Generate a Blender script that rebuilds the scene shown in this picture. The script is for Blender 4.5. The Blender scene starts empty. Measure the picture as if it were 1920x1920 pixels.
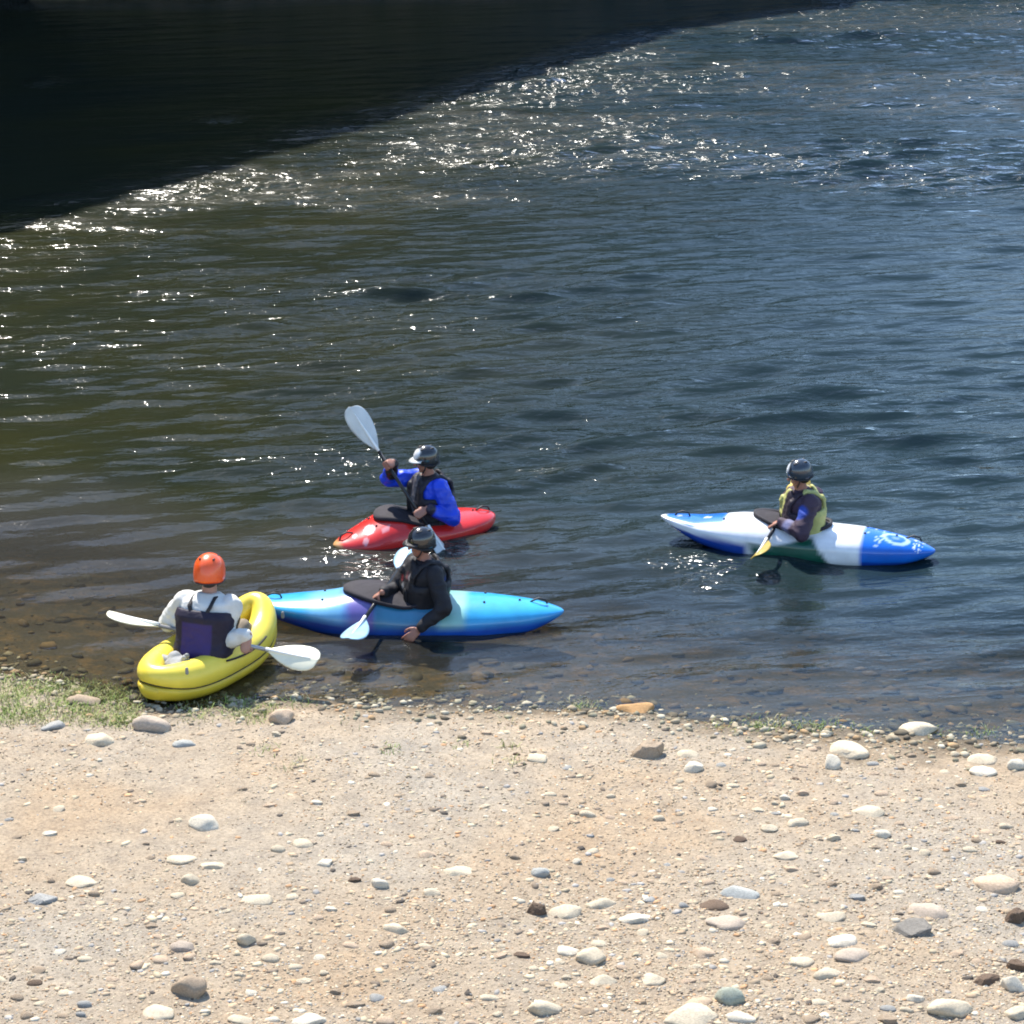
import bpy, bmesh, math, random
import numpy as np
from mathutils import Vector, Matrix, noise
R = math.radians
SC = bpy.context.scene
COL = SC.collection
random.seed(7); rng = np.random.default_rng(7)

# ------------------------------------------------------------------ camera
H = 7.7; PITCH = R(20); FOV = R(24); F = 960 / math.tan(FOV / 2)
cam_d = bpy.data.cameras.new('camera'); cam = bpy.data.objects.new('camera', cam_d); COL.objects.link(cam)
cam.location = (0, 0, H); cam.rotation_euler = (R(90) - PITCH, 0, 0)
cam_d.sensor_fit = 'HORIZONTAL'; cam_d.angle = FOV; cam_d.clip_end = 3000; cam_d.clip_start = 0.1
SC.camera = cam
# ------------------------------------------------------------------ sky and sun
SUN_EL = R(52); SUN_AZ = R(-24)            # azimuth from +Y, negative = to the left
sun_dir = Vector((math.sin(SUN_AZ) * math.cos(SUN_EL), math.cos(SUN_AZ) * math.cos(SUN_EL), math.sin(SUN_EL)))
W = bpy.data.worlds.new('World'); SC.world = W; W.use_nodes = True
wn = W.node_tree.nodes; wl = W.node_tree.links
sky = wn.new('ShaderNodeTexSky'); sky.sky_type = 'NISHITA'; sky.sun_disc = False
sky.sun_elevation = SUN_EL; sky.sun_rotation = SUN_AZ; sky.air_density = 1.0; sky.dust_density = 0.3; sky.ozone_density = 1.8
wl.new(sky.outputs[0], wn['Background'].inputs[0]); wn['Background'].inputs[1].default_value = 0.15
sl = bpy.data.lights.new('sun', 'SUN'); sl.energy = 4.2; sl.angle = R(0.5); sl.color = (1, .945, .86)
so = bpy.data.objects.new('sun', sl); COL.objects.link(so)
so.rotation_euler = (-sun_dir).to_track_quat('-Z', 'Y').to_euler(); so.location = (0, 0, 60)
SC.view_settings.view_transform = 'Standard'; SC.view_settings.look = 'None'; SC.view_settings.gamma = 1
SC.view_settings.exposure = 1.15
SC.render.engine = 'CYCLES'
SC.cycles.use_denoising = True
SC.cycles.max_bounces = 6; SC.cycles.transparent_max_bounces = 8
SC.cycles.caustics_reflective = False; SC.cycles.caustics_refractive = False
SC.cycles.filter_width = 1.9

# ------------------------------------------------------------------ helpers
CP, SP = math.cos(PITCH), math.sin(PITCH)
def ray(px, py):
    a = (px - 960) / F; b = (960 - py) / F
    return Vector((a, CP + b * SP, -SP + b * CP))
def at(px, py, z=0.0):
    d = ray(px, py); t = (z - H) / d.z
    return Vector((0, 0, H)) + d * t
def at_y(px, py, Y):
    d = ray(px, py); t = Y / d.y
    return Vector((0, 0, H)) + d * t

SHORE = [(-900, 1225), (0, 1262), (110, 1285), (200, 1322), (330, 1335), (460, 1312), (560, 1308), (700, 1326), (850, 1328), (1000, 1327),
         (1150, 1336), (1260, 1346), (1400, 1366), (1600, 1376), (1750, 1388), (1920, 1392), (2600, 1420)]
_sh = [at(a, b) for a, b in SHORE]
SX = np.array([-60] + [p.x for p in _sh] + [60]); SY = np.array([_sh[0].y + 6] + [p.y for p in _sh] + [_sh[-1].y - 3])
def vnoise(x, y, s, seed=0, octv=3):
    """cheap smooth value noise on numpy arrays, about -1..1"""
    x = np.asarray(x, float); y = np.asarray(y, float); out = 0; amp = 1; tot = 0
    for o in range(octv):
        u = x * s; v = y * s; iu = np.floor(u); iv = np.floor(v); fu = u - iu; fv = v - iv
        fu = fu * fu * (3 - 2 * fu); fv = fv * fv * (3 - 2 * fv)
        def h(a, b):
            q = np.sin(a * 127.1 + b * 311.7 + seed * 17.3 + o * 71.9) * 43758.5453
            return (q - np.floor(q)) * 2 - 1
        out = out + amp * ((h(iu, iv) * (1 - fu) + h(iu + 1, iv) * fu) * (1 - fv) + (h(iu, iv + 1) * (1 - fu) + h(iu + 1, iv + 1) * fu) * fv)
        tot += amp; amp *= .5; s *= 2.03
    return out / tot
def shore_y(x): return np.interp(x, SX, SY)
FAR = 56.0
def far_y(x): return FAR + 1.2 * np.sin(np.asarray(x) * .13) + np.clip(-np.asarray(x) - 4, 0, 40) * 0.0 + np.clip(np.asarray(x), 0, 60) * -.05
def ground_z(x, y):
    x = np.asarray(x, float); y = np.asarray(y, float)
    s = shore_y(x) + .10 * vnoise(x, y, 2.0, 3) + .07 * vnoise(x, y, 6.0, 4) - y
    land = .055 * np.maximum(s, 0) + .022 * np.clip(s * 3, 0, 1) * vnoise(x, y, .9, 5) + .014 * np.clip(s * 2, 0, 1) * vnoise(x, y, 4, 6) + .007 * np.clip(s * 3, 0, 1) * vnoise(x, y, 11, 7, 2)
    bed = -((.13 - .025 * np.clip((-2.3 - x) / 1.2, 0, 1)) * np.maximum(-s, 0) + .10 * np.maximum(-s - 3.2, 0)) - .02 * np.clip(-s, 0, 1) * vnoise(x, y, 3, 9)
    z = np.where(s > 0, land + .006, np.maximum(bed, -1.6))
    f = y - far_y(x)
    z = np.where(f > -4, np.maximum(z, np.where(f > 0, .5 * f, .4 * f) + .2 * vnoise(x, y, .7, 2)), z)
    return np.minimum(z, 5 + .02 * np.abs(y))
def gz(x, y): return float(ground_z(np.array([x]), np.array([y]))[0])
def on_ground(px, py):
    p = at(px, py, 0)
    for _ in range(5): p = at(px, py, gz(p.x, p.y))
    return p

def tag(o, label=None, cat=None, group=None, kind=None):
    if label: o['label'] = label
    if cat: o['category'] = cat
    if group: o['group'] = group
    if kind: o['kind'] = kind
    return o
def link(name, me, mat=None, parent=None, smooth=True):
    o = bpy.data.objects.new(name, me); COL.objects.link(o)
    if mat:
        me.materials.clear(); me.materials.append(mat)
    if parent: o.parent = parent
    if smooth: me.polygons.foreach_set('use_smooth', [True] * len(me.polygons))
    return o
def empty(name, loc, yaw=0.0, label=None, cat=None, group=None):
    o = bpy.data.objects.new(name, None); COL.objects.link(o); o.location = loc; o.rotation_euler = (0, 0, yaw)
    o.empty_display_size = .2
    return tag(o, label, cat, group)
def mesh_np(name, V, Fq, smooth=True):
    """V (n,3) array, Fq (m,k) int array"""
    V = np.ascontiguousarray(V, dtype=np.float32); Fq = np.ascontiguousarray(Fq, dtype=np.int32)
    me = bpy.data.meshes.new(name); k = Fq.shape[1]
    me.vertices.add(len(V)); me.vertices.foreach_set('co', V.ravel())
    me.loops.add(Fq.size); me.loops.foreach_set('vertex_index', Fq.ravel())
    me.polygons.add(len(Fq)); me.polygons.foreach_set('loop_start', np.arange(0, Fq.size, k, dtype=np.int32))
    me.update(calc_edges=True); me.validate()
    if smooth: me.polygons.foreach_set('use_smooth', np.ones(len(me.polygons), bool))
    return me
def vcol(me, cols, name='col'):
    a = me.color_attributes.new(name, 'FLOAT_COLOR', 'POINT')
    c = np.ones((len(me.vertices), 4), np.float32); c[:, :3] = cols
    a.data.foreach_set('color', c.ravel())
def verts(me):
    v = np.zeros(len(me.vertices) * 3, np.float32); me.vertices.foreach_get('co', v); return v.reshape(-1, 3)
def grid_faces(nu, nv, closed_v=False):
    i = np.arange(nu - 1)[:, None]; j = np.arange(nv if closed_v else nv - 1)[None, :]
    j2 = (j + 1) % nv
    return np.stack([i * nv + j, (i + 1) * nv + j, (i + 1) * nv + j2, i * nv + j2], -1).reshape(-1, 4)

# materials
def mat(name, color=(.5, .5, .5), rough=.6, spec=.5, metal=0, vc=None, noise_amt=0, noise_scale=20, bump=0, bump_scale=60, coat=0, sss=0, trans=0):
    m = bpy.data.materials.new(name); m.use_nodes = True; nt = m.node_tree; b = nt.nodes['Principled BSDF']
    b.inputs['Roughness'].default_value = rough; b.inputs['Metallic'].default_value = metal
    b.inputs['Specular IOR Level'].default_value = spec; b.inputs['Coat Weight'].default_value = coat; b.inputs['Coat Roughness'].default_value = .12
    if sss:
        b.inputs['Subsurface Weight'].default_value = sss; b.inputs['Subsurface Scale'].default_value = .02
    if trans: b.inputs['Transmission Weight'].default_value = trans
    tc = nt.nodes.new('ShaderNodeTexCoord')
    if vc:
        at_ = nt.nodes.new('ShaderNodeAttribute'); at_.attribute_name = vc; src = at_.outputs['Color']
    else:
        rgb = nt.nodes.new('ShaderNodeRGB'); rgb.outputs[0].default_value = (*color, 1); src = rgb.outputs[0]
    if noise_amt:
        n = nt.nodes.new('ShaderNodeTexNoise'); n.inputs['Scale'].default_value = noise_scale; n.inputs['Detail'].default_value = 5
        nt.links.new(tc.outputs['Object'], n.inputs['Vector'])
        mr = nt.nodes.new('ShaderNodeMapRange'); mr.inputs[1].default_value = .25; mr.inputs[2].default_value = .75
        mr.inputs[3].default_value = 1 - noise_amt; mr.inputs[4].default_value = 1 + noise_amt * .6
        nt.links.new(n.outputs[0], mr.inputs[0])
        mx = nt.nodes.new('ShaderNodeVectorMath'); mx.operation = 'SCALE'
        nt.links.new(src, mx.inputs[0]); nt.links.new(mr.outputs[0], mx.inputs['Scale']); src = mx.outputs[0]
    nt.links.new(src, b.inputs['Base Color'])
    if bump:
        n2 = nt.nodes.new('ShaderNodeTexNoise'); n2.inputs['Scale'].default_value = bump_scale; n2.inputs['Detail'].default_value = 4
        nt.links.new(tc.outputs['Object'], n2.inputs['Vector'])
        bp = nt.nodes.new('ShaderNodeBump'); bp.inputs['Strength'].default_value = 1; bp.inputs['Distance'].default_value = bump
        nt.links.new(n2.outputs[0], bp.inputs['Height']); nt.links.new(bp.outputs[0], b.inputs['Normal'])
    return m

# ------------------------------------------------------------------ ground (beach + river bed + far bank, one sheet)
def axis(parts):
    out = [parts[0][0]]
    for a, b, st in parts:
        n = max(1, int(round((b - a) / st))); out += list(np.linspace(a, b, n + 1)[1:])
    return np.array(out)
def make_ground():
    xs = axis([(-900, -100, 80), (-100, -14, 6), (-14, 14, .07), (14, 100, 6), (100, 900, 80)])
    ys = axis([(-400, -20, 60), (-20, 11, 3), (11, 26, .07), (26, 75, .8), (75, 200, 12), (200, 1500, 130)])
    X, Y = np.meshgrid(xs, ys, indexing='ij'); Z = ground_z(X, Y)
    V = np.stack([X, Y, Z], -1).reshape(-1, 3)
    me = mesh_np('ground', V, grid_faces(len(xs), len(ys)))
    m = bpy.data.materials.new('gravel_ground'); m.use_nodes = True; nt = m.node_tree; N = nt.nodes; L = nt.links
    b = N['Principled BSDF']; b.inputs['Roughness'].default_value = .95; b.inputs['Specular IOR Level'].default_value = .15
    tc = N.new('ShaderNodeTexCoord')
    def nz(scale, det=6, rough=.6, dist=0):
        n = N.new('ShaderNodeTexNoise'); n.inputs['Scale'].default_value = scale; n.inputs['Detail'].default_value = det
        n.inputs['Roughness'].default_value = rough; n.inputs['Distortion'].default_value = dist; L.new(tc.outputs['Object'], n.inputs['Vector']); return n.outputs[0]
    def ramp(src, stops):
        r = N.new('ShaderNodeValToRGB'); L.new(src, r.inputs[0]); e = r.color_ramp.elements
        e[0].position, e[0].color = stops[0][0], (*stops[0][1], 1); e[1].position, e[1].color = stops[-1][0], (*stops[-1][1], 1)
        for p, c in stops[1:-1]:
            q = e.new(p); q.color = (*c, 1)
        return r.outputs[0]
    def mix(f, a, c, mode='MIX'):
        x = N.new('ShaderNodeMix'); x.data_type = 'RGBA'; x.blend_type = mode
        if isinstance(f, (int, float)): x.inputs[0].default_value = f
        else: L.new(f, x.inputs[0])
        L.new(a, x.inputs[6]); L.new(c, x.inputs[7]); return x.outputs[2]
    base = ramp(nz(.55, 4, .6, .4), [(.30, (.425, .372, .295)), (.52, (.445, .362, .262)), (.72, (.455, .335, .215))])
    fine = ramp(nz(38, 8, .75), [(.3, (.55, .54, .53)), (.5, (1, 1, 1)), (.7, (1.25, 1.25, 1.25))])
    med = ramp(nz(6, 6, .7), [(.3, (.78, .78, .80)), (.7, (1.15, 1.12, 1.08))])
    c = mix(1.0, base, fine, 'MULTIPLY'); c = mix(1.0, c, med, 'MULTIPLY')
    # wet and silty below / at the waterline
    g = N.new('ShaderNodeNewGeometry'); sp = N.new('ShaderNodeSeparateXYZ'); L.new(g.outputs['Position'], sp.inputs[0])
    wet = N.new('ShaderNodeMapRange'); L.new(sp.outputs[2], wet.inputs[0]); wet.inputs[1].default_value = .028; wet.inputs[2].default_value = .0
    bed = ramp(nz(5, 8, .7), [(.3, (.075, .067, .052)), (.5, (.11, .092, .065)), (.60, (.19, .125, .06)), (.72, (.24, .16, .075))])
    bed = mix(1.0, bed, fine, 'MULTIPLY')
    c = mix(wet.outputs[0], c, bed)
    # far bank scrub
    fb = N.new('ShaderNodeMapRange'); L.new(sp.outputs[1], fb.inputs[0]); fb.inputs[1].default_value = 50; fb.inputs[2].default_value = 53
    c = mix(fb.outputs[0], c, ramp(nz(1.5, 6), [(.35, (.03, .035, .015)), (.6, (.12, .09, .05))]))
    L.new(c, b.inputs['Base Color'])
    bp = N.new('ShaderNodeBump'); bp.inputs['Distance'].default_value = .03; bp.inputs['Strength'].default_value = .9
    L.new(nz(30, 8, .8), bp.inputs['Height']); L.new(bp.outputs[0], b.inputs['Normal'])
    tag(link('ground', me, m), kind='structure')
make_ground()

# ------------------------------------------------------------------ hillside beyond the river, upper left (out of frame: it shades and darkens the water)
def make_hill():
    # shadow edge wanted on the water (world xy) and the ridge that casts it
    edge = [at(-900, 700), at(-300, 530), at(0, 440), at(330, 345), at(560, 277), at(800, 206), at(1000, 146), at(1180, 84), at(1300, 50), at(1450, 30), at(1620, 8), at(1800, -16)]
    hh = [24, 24, 24, 24, 24, 24, 22.5, 19.5, 17.5, 15.5, 12.5, 9]
    ridge = [(e.x + sun_dir.x / sun_dir.z * h, e.y + sun_dir.y / sun_dir.z * h, h) for e, h in zip(edge, hh)]
    ridge = [(ridge[0][0] - 60, ridge[0][1] - 60, 24)] + ridge + [(ridge[-1][0] + 12, ridge[-1][1] + 12, 5.0), (ridge[-1][0] + 60, ridge[-1][1] + 50, 3.5), (ridge[-1][0] + 400, ridge[-1][1] + 100, 3)]
    rd = np.array(ridge); d = np.r_[0, np.cumsum(np.linalg.norm(np.diff(rd[:, :2], axis=0), axis=1))]
    t = np.unique(np.concatenate([np.arange(0, 190, .5), np.linspace(190, d[-1], 40)])); t = t[t <= d[-1]]
    P = np.stack([np.interp(t, d, rd[:, k]) for k in range(3)], -1)
    tang = np.gradient(P[:, :2], axis=0); tang /= np.linalg.norm(tang, axis=1)[:, None] + 1e-9
    out = np.stack([tang[:, 1], -tang[:, 0]], -1)          # toward river / camera side
    prof = [(.02, -.05), (.02, .12), (.018, .3), (.015, .5), (.012, .68), (.006, .84), (.0, 1.0), (-.3, .97), (-1.2, .8), (-4, .5), (-9, -.1)]
    # profile: distance toward the river as a share of height, height share
    rows = []
    for a, b in prof:
        q = np.c_[P[:, :2] + out * (a * P[:, 2:3]), P[:, 2] * b]
        rows.append(q)
    # refine between rows
    ref = []
    for r0, r1 in zip(rows[:-1], rows[1:]):
        for k in range(6): ref.append(r0 + (r1 - r0) * k / 6)
    ref.append(rows[-1]); V = np.array(ref)
    nx = vnoise(V[..., 0] + V[..., 2] * .7, V[..., 1] + V[..., 2] * .4, .5, 11, 4); sh = np.clip(V[..., 2] / 4, 0, 1)
    V[..., 0] += 0.3 * nx * sh; V[..., 2] += .35 * vnoise(V[..., 0], V[..., 1], .8, 12, 3) * sh
    me = mesh_np('hillside', V.reshape(-1, 3), grid_faces(V.shape[0], V.shape[1]))
    m = mat('forested_slope', (.010, .013, .011), .95, .1, noise_amt=.75, noise_scale=.6, bump=.8, bump_scale=1.2)
    tag(link('hillside', me, m), kind='structure')
make_hill()

# ------------------------------------------------------------------ water
def make_water():
    ymax = 300
    xs = axis([(-600, -60, 60), (-60, -13.5, 1.5), (-13.5, 13.5, .05), (13.5, 60, 1.5), (60, 600, 60)])
    ys = [12.0]
    while ys[-1] < 60: ys.append(ys[-1] + max(.032, (ys[-1] - 10) * .0022))
    ys = np.r_[np.array(ys), np.linspace(62, ymax, 60)]
    X, Y = np.meshgrid(xs, ys, indexing='ij')
    s = Y - (shore_y(X))                                 # distance from near shore
    pxd = F * CP / np.maximum(Y, 1)                       # rough
    # chop mask: calm by the shore, lively in the current further out
    run = np.clip((Y - 27) / 13, 0, 1); run = run * run * (3 - 2 * run)
    patch = .55 + .75 * np.clip(vnoise(X * .45, Y, .35, 21, 3) * 1.3 + .35, 0, 1)
    chop = np.clip(s / 4.0, .12, 1) * (1 - run) + run * 1.0
    fade = np.clip((13 - np.abs(X)) / 1.5, 0, 1) * np.clip((58 - Y) / 2, 0, 1)
    amp_long = chop * patch * (1 + .25 * run) * fade
    dist = np.zeros_like(X)
    gp = vnoise(X * .35 + Y * .1, Y, .45, 91, 3) * 1.5 + vnoise(X * .8, Y * 1.4, 1.1, 92, 2) * .5
    ep = [at(a, b) for a, b in ((-900, 700), (-300, 530), (0, 440), (330, 345), (560, 277), (800, 206), (1000, 146), (1180, 84), (1300, 50), (1450, 30), (1620, 8))]
    calm = np.clip((np.interp(Y, [p.y for p in ep], [p.x for p in ep]) - X - .1) / 1.6, 0, 1) * (Y > 28)
    amp_long = amp_long * (1 - .86 * calm); patch = patch * (1 - .88 * calm)
    far_g = np.clip((Y - 29.5) / 9, 0, 1)
    # lively band just outside the hill's shadow and across the current
    glint = np.clip(.24 + .95 * gp + .20 * far_g, .10, 1.15) * far_g ** .8 + .04 * np.clip(gp, 0, 1) * np.clip((Y - 24) / 6, 0, 1)
    glint = glint * (1 - calm) * (1 - .45 * np.clip((X - 3.5) / 3, 0, 1))
    Z = np.zeros_like(X); DX = np.zeros_like(X); DY = np.zeros_like(X)
    r2 = np.random.default_rng(5)
    n = 80
    for i in range(n):
        lam = .24 * (1.25 / .24) ** (r2.random() ** 1.35)
        th = R(90 + 12) + r2.normal() * R(12)
        k = 2 * math.pi / lam; kx, ky = k * math.cos(th), k * math.sin(th)
        a = .019 * (lam ** .5) / k * (1.5 if lam < .7 else 1)
        ph = r2.random() * 6.283
        wob = .9 * vnoise(X, Y, .23, 40 + i % 7, 1)
        w = kx * X + ky * Y + ph + wob * 1.5
        Z += a * np.sin(w); DX += a * math.cos(th) * np.cos(w); DY += a * math.sin(th) * np.cos(w)
    Z *= amp_long * 2.1 * (1 - .30 * np.clip((-X - 1) / 4, 0, 1) * np.clip((Y - 22) / 5, 0, 1)); DX *= amp_long * .6; DY *= amp_long * .6
    # wakes and disturbed patches beside the boats
    for (px, py, rx, ry, st) in LOCAL:
        c = at(px, py); dist = np.maximum(dist, st * np.exp(-(((X - c.x) / rx) ** 2 + ((Y - c.y) / ry) ** 2)))
    for (px, py, lam, rad, a) in RINGS:
        c = at(px, py); r = np.hypot(X - c.x, Y - c.y)
        Z += a * np.sin(2 * math.pi * r / lam) * np.exp(-(r / rad) ** 2) * np.clip(r / .5, 0, 1)
    V = np.stack([X + DX, Y + DY, Z], -1).reshape(-1, 3)
    me = mesh_np('river', V, grid_faces(len(xs), len(ys)))
    depth = -ground_z(X, Y)
    for nm, arr in (('depth', np.clip(depth, 0, 5)), ('chop', np.clip(chop * patch * .55 * (1 - .35 * np.clip((-X - 1) / 3, 0, 1)) + run * .62 * patch, 0, 3)), ('stir', dist), ('run', glint)):
        a = me.attributes.new(nm, 'FLOAT', 'POINT'); a.data.foreach_set('value', arr.astype(np.float32).ravel())
    m = bpy.data.materials.new('river_water'); m.use_nodes = True; nt = m.node_tree; N = nt.nodes; L = nt.links
    for q in list(N):
        if q.type != 'OUTPUT_MATERIAL': N.remove(q)
    out = [q for q in N if q.type == 'OUTPUT_MATERIAL'][0]
    tc = N.new('ShaderNodeTexCoord')
    def attr(nm):
        a = N.new('ShaderNodeAttribute'); a.attribute_name = nm; return a.outputs['Fac']
    def math_(op, a, c=None):
        x = N.new('ShaderNodeMath'); x.operation = op
        for i, v in enumerate((a, c)):
            if v is None: continue
            if isinstance(v, (int, float)): x.inputs[i].default_value = v
            else: L.new(v, x.inputs[i])
        return x.outputs[0]
    def nz(scale, sx, sy, rot, det=3, rough=.5, dis=0):
        mp = N.new('ShaderNodeMapping'); mp.vector_type = 'TEXTURE'; mp.inputs['Rotation'].default_value = (0, 0, R(rot)); mp.inputs['Scale'].default_value = (sx, sy, 1)
        L.new(tc.outputs['Object'], mp.inputs[0])
        n = N.new('ShaderNodeTexNoise'); n.inputs['Scale'].default_value = scale; n.inputs['Detail'].default_value = det; n.inputs['Roughness'].default_value = rough
        n.inputs['Distortion'].default_value = dis
        L.new(mp.outputs[0], n.inputs['Vector']); return n.outputs[0]
    ch = attr('chop'); stir = attr('stir')
    h1 = math_('MULTIPLY', nz(6.2, 4.0, 1, 9, 2.5, .52, .25), math_('MULTIPLY', ch, .092))
    h5 = math_('MULTIPLY', nz(4.4, 1.8, 1, 10, 2, .5, .6), math_('MULTIPLY', attr('run'), .27))
    h2 = math_('MULTIPLY', nz(15, 1.6, 1, 12, 3, .6, .4), math_('ADD', math_('MULTIPLY', ch, .014), .0030))
    h3 = math_('MULTIPLY', nz(7, 1.6, 1, 5, 2, .5, .8), math_('MULTIPLY', stir, .17))
    h4 = math_('MULTIPLY', nz(40, 1.5, 1, 8, 2, .5), .0009)
    hh = math_('ADD', math_('ADD', math_('ADD', h1, h5), h2), math_('ADD', h3, h4))
    bp = N.new('ShaderNodeBump'); bp.inputs['Strength'].default_value = 1; bp.inputs['Distance'].default_value = 1.0
    L.new(hh, bp.inputs['Height'])
    fr = N.new('ShaderNodeFresnel'); fr.inputs['IOR'].default_value = 1.333; L.new(bp.outputs[0], fr.inputs['Normal'])
    gl = N.new('ShaderNodeBsdfGlossy'); rgh = N.new('ShaderNodeMapRange'); L.new(math_('ADD', attr('run'), math_('MULTIPLY', stir, .2)), rgh.inputs[0]); rgh.inputs[1].default_value = 0; rgh.inputs[2].default_value = .35; rgh.inputs[3].default_value = .09; rgh.inputs[4].default_value = .20; L.new(rgh.outputs[0], gl.inputs['Roughness']); L.new(bp.outputs[0], gl.inputs['Normal'])
    tr = N.new('ShaderNodeBsdfTransparent'); tr.inputs[0].default_value = (.86, .86, .74, 1)
    df = N.new('ShaderNodeBsdfDiffuse')
    rp = N.new('ShaderNodeValToRGB'); L.new(nz(.35, 1.6, 1, 20, 4, .6, .6), rp.inputs[0]); e = rp.color_ramp.elements
    e[0].position = .35; e[0].color = (.0130, .0175, .0110, 1); e[1].position = .68; e[1].color = (.0230, .0240, .0085, 1)
    silt = N.new('ShaderNodeMapRange'); L.new(attr('depth'), silt.inputs[0]); silt.inputs[1].default_value = .10; silt.inputs[2].default_value = .75
    mxs = N.new('ShaderNodeMix'); mxs.data_type = 'RGBA'; L.new(silt.outputs[0], mxs.inputs[0]); mxs.inputs[6].default_value = (.058, .054, .047, 1); L.new(rp.outputs[0], mxs.inputs[7])
    sx = N.new('ShaderNodeSeparateXYZ'); L.new(tc.outputs['Object'], sx.inputs[0])
    xr = N.new('ShaderNodeMapRange'); L.new(math_('ADD', sx.outputs[0], math_('MULTIPLY', nz(.3, 2, 1, 15, 3), 4)), xr.inputs[0]); xr.inputs[1].default_value = -1; xr.inputs[2].default_value = 6; xr.interpolation_type = 'SMOOTHSTEP'
    mxb = N.new('ShaderNodeMix'); mxb.data_type = 'RGBA'; L.new(xr.outputs[0], mxb.inputs[0]); L.new(mxs.outputs[2], mxb.inputs[6]); mxb.inputs[7].default_value = (.0125, .025, .028, 1)
    L.new(mxb.outputs[2], df.inputs[0])
    dm = N.new('ShaderNodeMapRange'); L.new(attr('depth'), dm.inputs[0]); dm.interpolation_type = 'SMOOTHSTEP'
    dm.inputs[1].default_value = .0; dm.inputs[2].default_value = .58; dm.inputs[3].default_value = .20; dm.inputs[4].default_value = 1
    m1 = N.new('ShaderNodeMixShader'); L.new(dm.outputs[0], m1.inputs[0]); L.new(tr.outputs[0], m1.inputs[1]); L.new(df.outputs[0], m1.inputs[2])
    m2 = N.new('ShaderNodeMixShader'); L.new(fr.outputs[0], m2.inputs[0]); L.new(m1.outputs[0], m2.inputs[1]); L.new(gl.outputs[0], m2.inputs[2])
    L.new(m2.outputs[0], out.inputs['Surface'])
    tag(link('river', me, m), kind='structure')
LOCAL = [(80, 156, .35, .5, .8), (412, 224, .38, .4, .8), (1300, 1046, .34, .30, 1.0), (1365, 1064, .30, .28, .9), (1335, 1090, .28, .25, .6), (752, 1058, .38, .36, .9), (640, 1030, .3, .25, .6), (835, 1030, .35, .3, .7), (1540, 1060, .3, .25, .5), (530, 1200, .3, .3, .2)]
RINGS = [(776, 985, .38, 2.2, .006), (1480, 1010, .42, 2.4, .006), (780, 1170, .34, 1.4, .003)]
make_water()

# ------------------------------------------------------------------ shape tools
def frame_z(d):
    d = Vector(d).normalized(); a = Vector((0, 0, 1)) if abs(d.z) < .95 else Vector((1, 0, 0))
    x = a.cross(d).normalized(); y = d.cross(x); return x, y, d
class MB:
    def __init__(s): s.V = []; s.F = []
    def add(s, V, Fq):
        o = len(s.V); s.V += [tuple(v) for v in V]; s.F += [tuple(i + o for i in f) for f in Fq]
    def loft(s, rings, caps=True):
        n = len(rings[0]); V = [v for r in rings for v in r]; Fq = []
        for i in range(len(rings) - 1):
            for j in range(n):
                k = (j + 1) % n; Fq.append((i * n + j, i * n + k, (i + 1) * n + k, (i + 1) * n + j))
        if caps:
            Fq.append(tuple(range(n - 1, -1, -1))); Fq.append(tuple((len(rings) - 1) * n + j for j in range(n)))
        s.add(V, Fq)
    def capsule(s, p0, p1, r0, r1, n=14, flat=1.0, side=None):
        p0, p1 = Vector(p0), Vector(p1); x, y, d = frame_z(p1 - p0) if (p1 - p0).length > 1e-6 else frame_z((0, 0, 1))
        if side is not None:
            x = (Vector(side) - d * Vector(side).dot(d)).normalized(); y = d.cross(x)
        rings = []
        def ring(c, r): return [c + (x * math.cos(a) * r + y * math.sin(a) * r * flat) for a in [2 * math.pi * i / n for i in range(n)]]
        for q in (80, 60, 35, 12): rings.append(ring(p0 - d * r0 * math.sin(R(q)), r0 * math.cos(R(q))))
        rings += [ring(p0, r0), ring(p1, r1)]
        for q in (12, 35, 60, 80): rings.append(ring(p1 + d * r1 * math.sin(R(q)), r1 * math.cos(R(q))))
        s.loft(rings)
    def tube(s, pts, r, n=10, closed=False, rs=None, caps=True):
        pts = [Vector(p) for p in pts]; N_ = len(pts); rings = []; prev = None
        for i, p in enumerate(pts):
            a = pts[(i - 1) % N_] if (closed or i > 0) else p; b = pts[(i + 1) % N_] if (closed or i < N_ - 1) else p
            d = (b - a).normalized()
            if prev is None: x, y, _ = frame_z(d)
            else:
                x = (prev - d * prev.dot(d)).normalized(); y = d.cross(x)
            prev = x; rr = rs[i] if rs else r
            rings.append([p + x * math.cos(q) * rr + y * math.sin(q) * rr for q in [2 * math.pi * k / n for k in range(n)]])
        if closed: rings.append(rings[0]); caps = False
        s.loft(rings, caps)
    def ellipsoid(s, c, r, M=None, nu=16, nv=12, zmin=-1):
        c = Vector(c); rings = []
        for i in range(nv + 1):
            ph = -math.pi / 2 + math.pi * (i + .02) / (nv + .04)
            rings.append([Vector((r[0] * math.cos(ph) * math.cos(t), r[1] * math.cos(ph) * math.sin(t), r[2] * math.sin(ph))) for t in [2 * math.pi * k / nu for k in range(nu)]])
        rings = [[(M @ v if M else v) + c for v in q] for q in rings]
        s.loft(rings)
    def mesh(s, name):
        me = bpy.data.meshes.new(name); me.from_pydata(s.V, [], s.F); me.update()
        bm = bmesh.new(); bm.from_mesh(me); bmesh.ops.recalc_face_normals(bm, faces=bm.faces); bm.to_mesh(me); bm.free()
        return me
    def xf(s, M): s.V = [tuple(M @ Vector(v)) for v in s.V]; return s
    def build(s, name, m, parent=None, smooth=True): return link(name, s.mesh(name), m, parent, smooth)
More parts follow.
